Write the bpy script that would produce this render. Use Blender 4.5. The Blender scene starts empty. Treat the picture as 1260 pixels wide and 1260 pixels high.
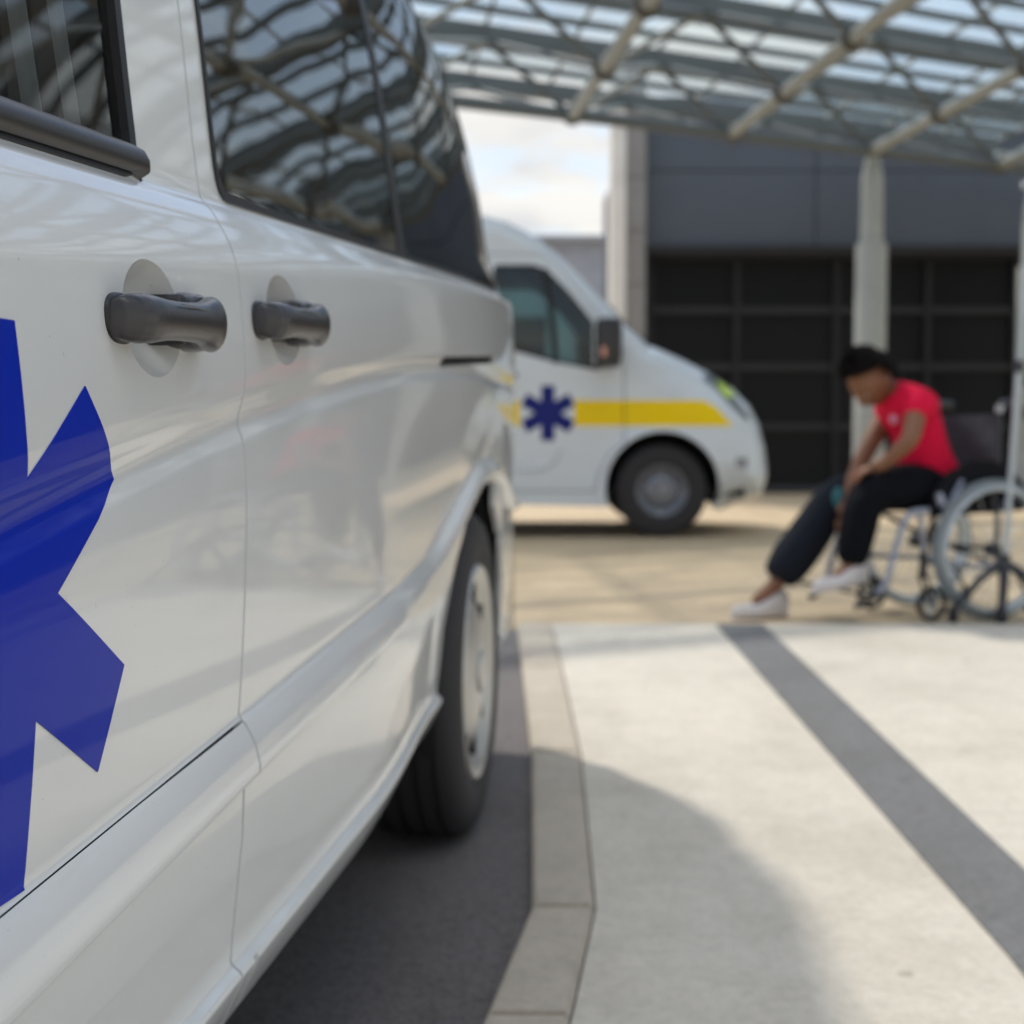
import bpy, bmesh, math, random
import numpy as np
from mathutils import Vector, Matrix
random.seed(4)
R = math.radians
SC = bpy.context.scene
COL = SC.collection

# ------------------------------------------------------------------ helpers
def link(o, parent=None):
    COL.objects.link(o)
    if parent is not None: o.parent = parent
    return o
def tag(o, label=None, cat=None, group=None, kind=None):
    if label: o['label'] = label
    if cat: o['category'] = cat
    if group: o['group'] = group
    if kind: o['kind'] = kind
    return o
def empty(name, loc=(0,0,0), rz=0, **k):
    o = bpy.data.objects.new(name, None); o.empty_display_size = .2
    o.location = loc; o.rotation_euler = (0,0,rz)
    return tag(link(o), **k)
def obj(name, bm, m, parent=None, smooth=None, loc=None, **k):
    me = bpy.data.meshes.new(name)
    bmesh.ops.remove_doubles(bm, verts=bm.verts, dist=1e-6)
    bmesh.ops.recalc_face_normals(bm, faces=bm.faces)
    bm.to_mesh(me); bm.free()
    me.materials.append(m)
    if smooth is not None:
        me.polygons.foreach_set('use_smooth', [True]*len(me.polygons))
        me.set_sharp_from_angle(angle=R(smooth))
    o = bpy.data.objects.new(name, me); link(o, parent)
    if loc is not None: o.location = loc
    return tag(o, **k)
def box(bm, c, s, rz=0, bev=0, mat=None):
    M = Matrix.Translation(Vector(c)) @ Matrix.Rotation(rz,4,'Z')
    if mat is not None: M = mat @ M
    r = bmesh.ops.create_cube(bm, size=1, matrix=M @ Matrix.Diagonal((s[0],s[1],s[2],1)))
    if bev:
        es = list({e for v in r['verts'] for e in v.link_edges})
        bmesh.ops.bevel(bm, geom=es, offset=bev, segments=2, affect='EDGES', profile=.7)
def tube(bm, pts, r, n=8, cap=True):
    pts = [Vector(p) for p in pts]
    rs = r if isinstance(r,(list,tuple)) else [r]*len(pts)
    rings = []; up = None
    for i,p in enumerate(pts):
        a = pts[max(i-1,0)]; b = pts[min(i+1,len(pts)-1)]
        t = (b-a).normalized()
        if up is None:
            up = Vector((0,0,1)) if abs(t.z) < .9 else Vector((1,0,0))
        x = t.cross(up).normalized(); y = x.cross(t).normalized(); up = y
        rings.append([bm.verts.new(p + (x*math.cos(2*math.pi*k/n) + y*math.sin(2*math.pi*k/n))*rs[i]) for k in range(n)])
    for i in range(len(rings)-1):
        for k in range(n):
            bm.faces.new((rings[i][k], rings[i][(k+1)%n], rings[i+1][(k+1)%n], rings[i+1][k]))
    if cap:
        bm.faces.new(rings[0]); bm.faces.new(rings[-1][::-1])
def arc(pts, n=6):
    """round a polyline through its control points (Catmull-Rom)"""
    P = [Vector(p) for p in pts]; out = []
    for i in range(len(P)-1):
        p0 = P[max(i-1,0)]; p1 = P[i]; p2 = P[i+1]; p3 = P[min(i+2,len(P)-1)]
        for k in range(n):
            t = k/n
            out.append(.5*((2*p1)+(p2-p0)*t+(2*p0-5*p1+4*p2-p3)*t*t+(3*p1-p0-3*p2+p3)*t**3))
    out.append(P[-1]); return out
def lathe(bm, prof, n=48, M=None, closed=False):
    """prof = [(axial, radius)] turned about the local x axis"""
    M = M or Matrix.Identity(4); rings = []
    for a,r in prof:
        rings.append([bm.verts.new(M @ Vector((a, r*math.cos(2*math.pi*k/n), r*math.sin(2*math.pi*k/n)))) for k in range(n)])
    m = len(rings)
    for i in range(m if closed else m-1):
        A = rings[i]; B = rings[(i+1)%m]
        for k in range(n):
            bm.faces.new((A[k],A[(k+1)%n],B[(k+1)%n],B[k]))
    return rings
def prism(bm, poly, z0, z1):
    b = [bm.verts.new((x,y,z0)) for x,y in poly]; t = [bm.verts.new((x,y,z1)) for x,y in poly]
    n = len(poly)
    bm.faces.new(t); bm.faces.new(b[::-1])
    for i in range(n): bm.faces.new((b[i],b[(i+1)%n],t[(i+1)%n],t[i]))

# ------------------------------------------------------------------ materials
def mat(name, col=(.5,.5,.5), rough=.5, metal=0, coat=0, spec=.5, ior=None):
    m = bpy.data.materials.new(name); m.use_nodes = True
    b = m.node_tree.nodes['Principled BSDF']
    b.inputs['Base Color'].default_value = (*col,1); b.inputs['Roughness'].default_value = rough
    b.inputs['Metallic'].default_value = metal; b.inputs['Coat Weight'].default_value = coat
    b.inputs['Coat Roughness'].default_value = .02; b.inputs['Specular IOR Level'].default_value = spec
    if ior: b.inputs['IOR'].default_value = ior
    return m
def nn(m, t, **k):
    n = m.node_tree.nodes.new(t)
    for a,v in k.items(): setattr(n,a,v)
    return n
def lk(m, a, b): m.node_tree.links.new(a, b)
def noise(m, scale, detail=6, rough=.6, coord='Object', sc=None):
    tc = nn(m,'ShaderNodeTexCoord'); n = nn(m,'ShaderNodeTexNoise')
    n.inputs['Scale'].default_value = scale; n.inputs['Detail'].default_value = detail; n.inputs['Roughness'].default_value = rough
    if sc:
        mp = nn(m,'ShaderNodeMapping'); mp.inputs['Scale'].default_value = sc
        lk(m, tc.outputs[coord], mp.inputs[0]); lk(m, mp.outputs[0], n.inputs['Vector'])
    else: lk(m, tc.outputs[coord], n.inputs['Vector'])
    return n.outputs['Fac']
def ramp(m, fac, stops):
    r = nn(m,'ShaderNodeValToRGB'); e = r.color_ramp.elements
    while len(e) < len(stops): e.new(.5)
    for i,(p,c) in enumerate(stops):
        e[i].position = p; e[i].color = (*c,1) if len(c)==3 else c
    lk(m, fac, r.inputs[0]); return r.outputs[0]
def mixc(m, fac, a, b, mode='MIX'):
    x = nn(m,'ShaderNodeMix', data_type='RGBA', blend_type=mode)
    if isinstance(fac,(int,float)): x.inputs[0].default_value = fac
    else: lk(m, fac, x.inputs[0])
    for s,v in ((x.inputs[6],a),(x.inputs[7],b)):
        if isinstance(v,tuple): s.default_value = (*v[:3],1)
        else: lk(m, v, s)
    return x.outputs[2]
def bump(m, h, strength=.2, dist=.01, inp='Normal'):
    b = nn(m,'ShaderNodeBump'); b.inputs['Strength'].default_value = strength; b.inputs['Distance'].default_value = dist
    lk(m, h, b.inputs['Height']); lk(m, b.outputs[0], m.node_tree.nodes['Principled BSDF'].inputs[inp]); return b
def PB(m): return m.node_tree.nodes['Principled BSDF']
def stone(name, base, spread, fine=220, coarse=1.3, rough=.85, bumpd=.002, grit=0):
    m = mat(name, base, rough)
    f = noise(m, fine, 3, .7); c = noise(m, coarse, 8, .65); mid = noise(m, 14, 5, .6)
    d = tuple(v*(1-spread) for v in base); l = tuple(min(1,v*(1+spread)) for v in base)
    c1 = ramp(m, f, [(.3,d),(.5,base),(.72,l)])
    c2 = ramp(m, c, [(.28,(.80,.79,.77)),(.52,(1,1,1)),(.75,(1.0,.99,.97))])
    c3 = ramp(m, mid, [(.3,(.90,.90,.89)),(.6,(1,1,1))])
    x = mixc(m, 1., c1, c2, 'MULTIPLY'); x = mixc(m, 1., x, c3, 'MULTIPLY')
    if grit:
        g1 = noise(m, 48, 4, .75); x = mixc(m, 1., x, ramp(m, g1, [(.32,(1-grit,)*3),(.5,(1,1,1)),(.7,(1+grit*.6,)*3)]), 'MULTIPLY')
        g2 = noise(m, 11, 2, .5); x = mixc(m, 1., x, ramp(m, g2, [(.245,(.72,.70,.67)),(.265,(1,1,1))]), 'MULTIPLY')
        g3 = noise(m, 3.1, 7, .7, sc=(1,.28,1)); x = mixc(m, 1., x, ramp(m, g3, [(.30,(.88,.87,.85)),(.48,(1,1,1))]), 'MULTIPLY')
    lk(m, x, PB(m).inputs['Base Color']); bump(m, f, .5, bumpd)
    return m
M = {}
M['concrete'] = stone('pale concrete paving', (.63,.580,.490), .12, grit=.13)
M['band'] = stone('dark paving band', (.168,.167,.166), .25, bumpd=.003, grit=.30)
M['kerb'] = stone('kerb stone', (.50,.440,.355), .12, grit=.14)
M['asphalt'] = stone('asphalt', (.150,.136,.132), .6, fine=150, bumpd=.004, grit=.35)
M['tan'] = stone('tan paving', (.66,.505,.325), .14, fine=90, coarse=.9)
def paint(name, col, rough=.32, wav=.0005, film=0):
    m = mat(name, col, rough, coat=.8, spec=.35)
    PB(m).inputs['Coat Roughness'].default_value = .025; PB(m).inputs['Coat IOR'].default_value = 1.46
    w = noise(m, 5.5, 2, .4); b = nn(m,'ShaderNodeBump'); b.inputs['Strength'].default_value = .35; b.inputs['Distance'].default_value = wav
    lk(m, w, b.inputs['Height']); lk(m, b.outputs[0], PB(m).inputs['Coat Normal'])
    d = noise(m, 3, 6, .6); c = ramp(m, d, [(.3,tuple(v*.965 for v in col)),(.65,col)])
    if film:
        st = noise(m, 6, 6, .65, sc=(1,.35,1.6)); dc = tuple(v*k_ for v,k_ in zip(col,(.86,.84,.79)))
        c = mixc(m, ramp(m, st, [(.52,(0,0,0)),(.75,(film,film,film))]), c, dc)
        sp_ = noise(m, 230, 1, .5); c = mixc(m, ramp(m, sp_, [(.765,(0,0,0)),(.79,(.35,.35,.35))]), c, (.25,.23,.20))
        rr_ = ramp(m, noise(m, 9, 5, .6), [(.35,(.02,.02,.02)),(.75,(.07,.07,.07))]); lk(m, rr_, PB(m).inputs['Coat Roughness'])
    lk(m, c, PB(m).inputs['Base Color'])
    return m
M['white'] = paint('white van paint', (.715,.735,.73), film=.3)
M['white2'] = paint('cool white van paint', (.68,.73,.77), film=.5)
M['blue'] = paint('blue vinyl', (.002,.022,.38), .5, .0003)
PB(M['blue']).inputs['Coat Weight'].default_value = .24; PB(M['blue']).inputs['Specular IOR Level'].default_value = .05
PB(M['blue']).inputs['Coat Roughness'].default_value = .05
M['navy'] = mat('navy vinyl', (.006,.014,.17), .5, coat=.1, spec=.2)
M['yellow'] = mat('yellow vinyl', (.95,.66,.0), .5, coat=.1, spec=.2)
M['lime'] = mat('lime lens', (.55,.75,.02), .15, coat=1)
M['red'] = mat('red lens', (.5,.02,.03), .15, coat=1)
def plastic(name, col, rough):
    m = mat(name, col, rough); bump(m, noise(m, 900, 2, .5), .25, .0004); return m
M['handle'] = plastic('charcoal handle plastic', (.040,.038,.040), .30)
M['trim'] = plastic('black trim plastic', (.030,.029,.031), .38)
M['seal'] = mat('black rubber seal', (.012,.012,.013), .5)
M['rubber'] = mat('tyre rubber', (.028,.026,.028), .78)
M['dark'] = mat('dark underside', (.012,.012,.012), .9)
M['hub'] = mat('silver wheel cover', (.50,.49,.46), .34, .55)
M['steelrim'] = mat('grey steel rim', (.27,.28,.31), .4, .6)
M['chrome'] = mat('polished metal', (.72,.74,.77), .22, 1)
M['alu'] = mat('satin grey metal', (.50,.55,.58), .38, .6)
M['frame'] = mat('grey wheelchair frame', (.36,.38,.45), .35, .5)
M['greytyre'] = mat('grey tyre rubber', (.20,.225,.235), .5)
M['dframe'] = mat('dark wheelchair parts', (.03,.034,.04), .45)
M['canvas'] = mat('black nylon', (.010,.010,.013), .85, spec=.15)
M['canvas2'] = mat('grey nylon', (.045,.050,.060), .85, spec=.2)
_c = noise(M['canvas2'], 9, 4, .6); bump(M['canvas2'], _c, .8, .02)
M['steelw'] = mat('off white steelwork', (.34,.36,.345), .45)
M['steelg'] = mat('grey green steelwork', (.125,.145,.150), .5)
M['node'] = mat('dark steel node', (.08,.08,.075), .5)
M['column'] = stone('grey column', (.42,.44,.43), .05, coarse=2)
M['clad'] = stone('slate blue cladding', (.078,.096,.124), .04, coarse=.35, rough=.55, bumpd=.0003)
M['black'] = mat('black glazing', (.006,.007,.009), .35, spec=.2)
M['mull'] = mat('dark mullion', (.009,.009,.011), .6)
M['wallw'] = stone('white pier', (.78,.76,.72), .05, coarse=2)
M['wallg'] = stone('grey block pier', (.27,.265,.26), .12, coarse=2.5)
M['far'] = stone('pale blue grey wall', (.34,.37,.43), .04)
M['skin'] = mat('brown skin', (.225,.095,.045), .55); PB(M['skin']).inputs['Subsurface Weight'].default_value = .08
M['hair'] = mat('black hair', (.009,.007,.006), .85, spec=.15); bump(M['hair'], noise(M['hair'], 120, 3, .7), 1, .012)
M['shirt'] = mat('red pink cotton', (.72,.008,.050), .9, spec=.2)
_s = noise(M['shirt'], 13, 4, .6, sc=(1,1,.5)); bump(M['shirt'], _s, .9, .02)
M['trouser'] = mat('black tracksuit', (.005,.0055,.008), .85, spec=.12)
bump(M['trouser'], noise(M['trouser'], 16, 4, .6), .9, .02)
M['trouser2'] = mat('faded black tracksuit', (.010,.013,.020), .8, spec=.18)  # lighter, bluer tone for the outstretched leg
M['shoe'] = mat('white trainer', (.62,.58,.56), .6)
M['curtain2'] = mat('grey brown curtain', (.17,.16,.15), .9)  # grey of the sheet added behind the front door glass
M['curtain'] = mat('pale blue curtain', (.62,.70,.74), .8)  # pale colour standing in for light streaks in the glass
M['reflector'] = mat('pale lamp reflector', (.55,.58,.60), .35, .2)
M['teal'] = mat('teal print', (.03,.16,.18), .6)
M['seat'] = mat('grey seat fabric', (.11,.11,.115), .9)
M['sock'] = mat('pale pink print', (.75,.30,.42), .7)

def glass(name, tint, refl_rough=0., wav=0., wscale=4., f0=1.5, sc=(1,1,1)):
    m = bpy.data.materials.new(name); m.use_nodes = True; nt = m.node_tree
    nt.nodes.remove(nt.nodes['Principled BSDF'])
    t = nn(m,'ShaderNodeBsdfTransparent'); t.inputs[0].default_value = (*tint,1)
    g = nn(m,'ShaderNodeBsdfGlossy'); g.inputs['Roughness'].default_value = refl_rough
    f = nn(m,'ShaderNodeFresnel'); f.inputs[0].default_value = f0
    x = nn(m,'ShaderNodeMixShader')
    lk(m,f.outputs[0],x.inputs[0]); lk(m,t.outputs[0],x.inputs[1]); lk(m,g.outputs[0],x.inputs[2])
    lk(m,x.outputs[0],nt.nodes['Material Output'].inputs[0])
    if wav:
        h = noise(m, wscale, 2, .45, sc=sc); b = nn(m,'ShaderNodeBump'); b.inputs['Strength'].default_value = 1; b.inputs['Distance'].default_value = wav
        lk(m,h,b.inputs['Height']); lk(m,b.outputs[0],g.inputs['Normal']); lk(m,b.outputs[0],f.inputs['Normal'])
    return m
M['privacy'] = glass('dark privacy glass', (.014,.016,.020), .0, .0026, 2.2, 4.6, (1,.8,1.6))
M['cabglass'] = glass('grey cab glass', (.52,.52,.51), .0, .001, 3, 1.5)
M['teglass'] = glass('green cab glass', (.42,.60,.58), .0, 0, 4, 1.6)
M['lens'] = glass('clear lamp lens', (.8,.8,.8), .02, 0, 4, 1.6)
def roofglass():
    m = bpy.data.materials.new('pale roof glass'); m.use_nodes = True; nt = m.node_tree
    nt.nodes.remove(nt.nodes['Principled BSDF'])
    t = nn(m,'ShaderNodeBsdfTransparent'); t.inputs[0].default_value = (.90,.945,.955,1)
    g = nn(m,'ShaderNodeBsdfGlossy'); g.inputs['Roughness'].default_value = .02
    tr = nn(m,'ShaderNodeBsdfTranslucent'); tr.inputs[0].default_value = (.62,.80,.85,1)
    f = nn(m,'ShaderNodeFresnel'); f.inputs[0].default_value = 1.5
    x = nn(m,'ShaderNodeMixShader'); y = nn(m,'ShaderNodeMixShader')
    c = noise(m, 1.2, 5, .6)
    k = ramp(m, c, [(.35,(.10,.10,.10)),(.7,(.30,.30,.30))])
    lk(m,k,y.inputs[0]); lk(m,t.outputs[0],y.inputs[1]); lk(m,tr.outputs[0],y.inputs[2])
    lk(m,f.outputs[0],x.inputs[0]); lk(m,y.outputs[0],x.inputs[1]); lk(m,g.outputs[0],x.inputs[2])
    lk(m,x.outputs[0],nt.nodes['Material Output'].inputs[0]); return m
M['roofglass'] = roofglass()

# ------------------------------------------------------------------ camera, sun, sky
H = .85
cam = bpy.data.cameras.new('camera'); co = link(bpy.data.objects.new('camera', cam))
co.location = (0,0,H); co.rotation_euler = (R(90)-math.atan(110/1840),0,0)
cam.sensor_width = 36; cam.lens = 1840/1260*36; cam.clip_start = .02; cam.clip_end = 2000
cam.dof.use_dof = True; cam.dof.focus_distance = 1.0; cam.dof.aperture_fstop = 6.4; cam.dof.aperture_blades = 9
SC.camera = co
sd = Vector((.40,-.65,-1)).normalized()          # the way the light travels
sun = bpy.data.lights.new('sun','SUN'); so = link(bpy.data.objects.new('sun', sun))
sun.energy = 2.1; sun.angle = R(2.6); sun.color = (1,.945,.85)
so.rotation_euler = sd.to_track_quat('-Z','Y').to_euler(); so.location = (-20,30,60)
w = bpy.data.worlds.new('World'); SC.world = w; w.use_nodes = True
wn = w.node_tree.nodes; wl = w.node_tree.links
sky = wn.new('ShaderNodeTexSky'); sky.sky_type = 'NISHITA'; sky.sun_disc = False
sky.sun_elevation = math.asin(-sd.z); sky.sun_rotation = math.atan2(-sd.x,-sd.y)
sky.air_density = 1; sky.dust_density = .6; sky.ozone_density = 1.5
tc = wn.new('ShaderNodeTexCoord'); sp = wn.new('ShaderNodeSeparateXYZ'); wl.new(tc.outputs['Generated'], sp.inputs[0])
def wm(op, a, b=None):
    n = wn.new('ShaderNodeMath'); n.operation = op
    for i,v in enumerate((a,b)):
        if v is None: continue
        if isinstance(v,(int,float)): n.inputs[i].default_value = v
        else: wl.new(v, n.inputs[i])
    return n.outputs[0]
zz = wm('ADD', wm('MAXIMUM', sp.outputs[2], 0), .16)
cx = wn.new('ShaderNodeCombineXYZ'); wl.new(wm('DIVIDE', sp.outputs[0], zz), cx.inputs[0]); wl.new(wm('DIVIDE', sp.outputs[1], zz), cx.inputs[1])
no = wn.new('ShaderNodeTexNoise'); no.inputs['Scale'].default_value = 1.15; no.inputs['Detail'].default_value = 9; no.inputs['Roughness'].default_value = .56; no.inputs['Distortion'].default_value = .25
wl.new(cx.outputs[0], no.inputs['Vector'])
cr = wn.new('ShaderNodeValToRGB'); cr.color_ramp.elements[0].position = .485; cr.color_ramp.elements[1].position = .59
wl.new(no.outputs['Fac'], cr.inputs[0])
low = wm('MULTIPLY', wm('SUBTRACT', .42, sp.outputs[2]), 2.6)
fac = wm('MINIMUM', wm('MAXIMUM', wm('ADD', cr.outputs[0], wm('MAXIMUM', low, 0)), 0), 1)
no2 = wn.new('ShaderNodeTexNoise'); no2.inputs['Scale'].default_value = 2.4; no2.inputs['Detail'].default_value = 6
wl.new(cx.outputs[0], no2.inputs['Vector'])
cc = wn.new('ShaderNodeValToRGB'); cc.color_ramp.elements[0].color = (3.9,4.0,4.15,1); cc.color_ramp.elements[1].color = (5.4,5.3,5.05,1)
cc.color_ramp.elements[0].position = .35; cc.color_ramp.elements[1].position = .62
wl.new(no2.outputs['Fac'], cc.inputs[0])
mx = wn.new('ShaderNodeMix'); mx.data_type = 'RGBA'
hi = wm('ADD', wm('MULTIPLY', wm('MAXIMUM', wm('SUBTRACT', sp.outputs[2], .22), 0), 2.9), 1.0)
vm = wn.new('ShaderNodeVectorMath'); vm.operation = 'SCALE'; wl.new(cc.outputs[0], vm.inputs[0]); wl.new(hi, vm.inputs['Scale'])
wl.new(fac, mx.inputs[0]); wl.new(sky.outputs[0], mx.inputs[6]); wl.new(vm.outputs[0], mx.inputs[7])
bg = wn['Background']; wl.new(mx.outputs[2], bg.inputs[0]); bg.inputs[1].default_value = .15
SC.view_settings.view_transform = 'Standard'; SC.view_settings.look = 'None'; SC.view_settings.exposure = .28; SC.view_settings.gamma = 1
SC.cycles.max_bounces = 10; SC.cycles.transparent_max_bounces = 24; SC.cycles.use_denoising = True

# ------------------------------------------------------------------ ground
def sheet(name, poly, z0, z1, m, kind='structure'):
    bm = bmesh.new(); prism(bm, poly, z0, z1); return obj(name, bm, m, kind=kind)
bm = bmesh.new()
vs = [bm.verts.new(p) for p in ((-900,-900,-.012),(900,-900,-.012),(900,900,-.012),(-900,900,-.012))]; bm.faces.new(vs)
ground = obj('ground', bm, M['tan'], kind='structure')
# faint slab joints in the tan paving
_m = M['tan']; _tc = nn(_m,'ShaderNodeTexCoord'); _b = nn(_m,'ShaderNodeTexBrick'); lk(_m,_tc.outputs['Object'],_b.inputs['Vector'])
_b.inputs['Scale'].default_value = 1; _b.inputs['Brick Width'].default_value = 2.4; _b.inputs['Row Height'].default_value = 2.4; _b.offset = 0
_b.inputs['Mortar Size'].default_value = .012; _b.inputs['Color1'].default_value = (1,1,1,1); _b.inputs['Color2'].default_value = (.93,.93,.92,1); _b.inputs['Mortar'].default_value = (.55,.53,.5,1)
_src = PB(_m).inputs['Base Color'].links[0].from_socket
lk(_m, mixc(_m, 1., _src, _b.outputs[0], 'MULTIPLY'), PB(_m).inputs['Base Color'])
kL = [(0.02,6.15),(.035,5.05),(.05,3.73),(.035,2.52),(-.035,2.05),(-.16,1.30),(-.24,.5),(-.26,-.6),(-.26,-1.7),(-.26,-2.8),(-.26,-6)]
kR = [(.165,6.15),(.172,5.05),(.175,3.73),(.145,2.52),(.085,2.05),(-.03,1.26),(-.10,.48),(-.12,-.6),(-.12,-1.7),(-.12,-2.8),(-.12,-6)]
road = sheet('road', [(-14,6.15),(-14,-6)]+kL[::-1], -.05, 0, M['asphalt'])
pave = sheet('pavement', kR+[(16,-6),(16,6.15)], -.05, .018, M['concrete'])
for i in range(len(kL)-1):
    a,b = Vector(kL[i]),Vector(kL[i+1]); c,d = Vector(kR[i]),Vector(kR[i+1])
    t = (b-a).normalized()*.0025; g = Vector((.002,0))
    bm = bmesh.new(); prism(bm, [tuple(a+t+g*0),tuple(b-t),tuple(d-t-g*2),tuple(c+t-g*2)], -.05, .024)
    bmesh.ops.bevel(bm, geom=[e for e in bm.edges if all(v.co.z > 0 for v in e.verts)], offset=.006, segments=2, affect='EDGES')
    obj('kerb', bm, M['kerb'], smooth=40, kind='structure')
sheet('paving_band', [(.84,6.14),(1.035,6.14),(.955,2.8),(.935,1.6),(.80,-6),(.58,-6),(.745,1.6),(.775,2.3)], .018, .022, M['band'])

# ------------------------------------------------------------------ 2-D cut skins for the vans
def inpoly(P, x, y):
    c = False; n = len(P); j = n-1
    for i in range(n):
        xi,yi = P[i]; xj,yj = P[j]
        if (yi > y) != (yj > y) and x < (xj-xi)*(y-yi)/(yj-yi)+xi: c = not c
        j = i
    return c
def grow(P, d):
    """offset a simple polygon outwards by d"""
    n = len(P); A = sum(P[i][0]*P[(i+1)%n][1]-P[(i+1)%n][0]*P[i][1] for i in range(n))
    s = 1 if A > 0 else -1; out = []
    for i in range(n):
        p0 = Vector(P[i-1]); p = Vector(P[i]); p1 = Vector(P[(i+1)%n])
        e0 = (p-p0).normalized(); e1 = (p1-p).normalized()
        n0 = Vector((e0.y,-e0.x))*s; n1 = Vector((e1.y,-e1.x))*s
        b = (n0+n1); L = b.length
        if L < .3: b = n0; k = 1
        else: b = b/L; k = 1/max(.45, b.dot(n0))
        out.append(tuple(p+b*d*k))
    return out
def rounded(P, r, n=4):
    """round polygon corners"""
    out = []; N = len(P)
    for i in range(N):
        p0 = Vector(P[i-1]); p = Vector(P[i]); p1 = Vector(P[(i+1)%N])
        a = p+(p0-p).normalized()*min(r,(p0-p).length*.45); b = p+(p1-p).normalized()*min(r,(p1-p).length*.45)
        for k in range(n+1):
            t = k/n; out.append(tuple(a*(1-t)**2+p*2*t*(1-t)+b*t*t))
    return out
def circ(c, r, n=40): return [(c[0]+r*math.cos(2*math.pi*k/n), c[1]+r*math.sin(2*math.pi*k/n)) for k in range(n)]
def seg_dist(px, py, A, B):
    ax,ay = A; bx,by = B; dx,dy = bx-ax,by-ay; L = dx*dx+dy*dy+1e-12
    t = np.clip(((px-ax)*dx+(py-ay)*dy)/L, 0, 1)
    return np.hypot(px-ax-t*dx, py-ay-t*dy)
def poly_dist(px, py, P):
    d = np.full(np.shape(px), 9.)
    for i in range(len(P)-1): d = np.minimum(d, seg_dist(px,py,P[i],P[i+1]))
    return d
class Skin:
    def __init__(s, outline, cell, width, rows=None):
        s.cell = cell; s.W = width; s.bm = bm = bmesh.new(); s.outline = outline
        x0 = min(p[0] for p in outline)-cell*.53; x1 = max(p[0] for p in outline)+cell*.51
        y0 = min(p[1] for p in outline)-cell*.47; y1 = max(p[1] for p in outline)+cell*.52
        nx = int((x1-x0)/cell)+1; ny = int((y1-y0)/cell)+1
        if rows:
            RW = [rows(x0+i*(x1-x0)/nx) for i in range(nx+1)]; ny = len(RW[0])-1
            g = [[bm.verts.new((x0+i*(x1-x0)/nx, RW[i][j], 0)) for j in range(ny+1)] for i in range(nx+1)]
        else:
            g = [[bm.verts.new((x0+i*(x1-x0)/nx, y0+j*(y1-y0)/ny, 0)) for j in range(ny+1)] for i in range(nx+1)]
        for i in range(nx):
            for j in range(ny): bm.faces.new((g[i][j],g[i+1][j],g[i+1][j+1],g[i][j+1]))
        s.cut(outline)
        bmesh.ops.delete(bm, geom=[f for f in bm.faces if not inpoly(outline, *f.calc_center_median()[:2])], context='FACES')
    def refine(s, x0, x1, y0, y1, cuts=2):
        es = [e for e in s.bm.edges if all(x0 < v.co.x < x1 and y0 < v.co.y < y1 for v in e.verts)]
        bmesh.ops.subdivide_edges(s.bm, edges=es, cuts=cuts, use_grid_fill=True)
    def cut(s, P, closed=True):
        bm = s.bm; n = len(P); rad = s.cell*1.1
        for i in range(n if closed else n-1):
            a = Vector((*P[i],0)); b = Vector((*P[(i+1)%n],0)); d = b-a
            if d.length < 1e-5: continue
            t = d.normalized(); L = d.length; nrm = Vector((-t.y,t.x,0))
            lo0=min(a.x,b.x)-rad; hi0=max(a.x,b.x)+rad; lo1=min(a.y,b.y)-rad; hi1=max(a.y,b.y)+rad
            fs = []
            for f in bm.faces:
                v = f.verts[0].co
                if v.x < lo0 or v.x > hi0 or v.y < lo1 or v.y > hi1: continue
                ds = [nrm.dot(q.co-a) for q in f.verts]
                if min(ds) < -1e-6 and max(ds) > 1e-6:
                    ts = [t.dot(q.co-a) for q in f.verts]
                    if max(ts) > -1e-4 and min(ts) < L+1e-4: fs.append(f)
            if not fs: continue
            es = {e for f in fs for e in f.edges}; vs = {v for f in fs for v in f.verts}
            bmesh.ops.bisect_plane(bm, geom=fs+list(es)+list(vs), plane_co=a, plane_no=nrm, dist=1e-6)
    def centers(s):
        s.bm.faces.ensure_lookup_table()
        return [tuple(f.calc_center_median()[:2]) for f in s.bm.faces]
    def part(s, name, keep, surf, m, parent, off=0., thick=.012, side=1, **k):
        """keep(x,z)->bool; surf(S,Z)->inset; off = how far proud (number or function)"""
        s.bm.faces.ensure_lookup_table(); s.bm.verts.ensure_lookup_table(); s.bm.verts.index_update()
        if not hasattr(s,'_c') or len(s._c) != len(s.bm.faces): s._c = s.centers()
        F = [f for f,c in zip(s.bm.faces, s._c) if keep(*c)]
        if not F: print('EMPTY PART', name); return None
        idx = {}; V = []
        for f in F:
            for v in f.verts:
                if v.index not in idx: idx[v.index] = len(V); V.append((v.co.x,v.co.y))
        V = np.array(V); S_,Z_ = V[:,0],V[:,1]
        def I(a,b):
            o = off(a,b) if callable(off) else off
            return surf(a,b)-o
        h = .0015
        i0 = I(S_,Z_); gs = (I(S_+h,Z_)-I(S_-h,Z_))/(2*h); gz = (I(S_,Z_+h)-I(S_,Z_-h))/(2*h)
        nr = np.stack([np.ones_like(gs), gs, gz],1); nr /= np.linalg.norm(nr,axis=1)[:,None]
        X_ = -i0
        if side < 0: X_ = -s.W-X_; nr[:,0] *= -1
        verts = [(float(a),float(b),float(c)) for a,b,c in zip(X_,S_,Z_)]
        faces = []; ln = []; ecount = {}
        for f in F:
            ids = [idx[v.index] for v in f.verts]
            A = sum(V[ids[i]][0]*V[ids[(i+1)%len(ids)]][1]-V[ids[(i+1)%len(ids)]][0]*V[ids[i]][1] for i in range(len(ids)))
            if (A > 0) != (side > 0): ids = ids[::-1]
            faces.append(ids)
            for i in ids: ln.append(tuple(nr[i]))
            for i in range(len(ids)):
                e = (ids[i],ids[(i+1)%len(ids)]); ecount[e] = 1
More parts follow.
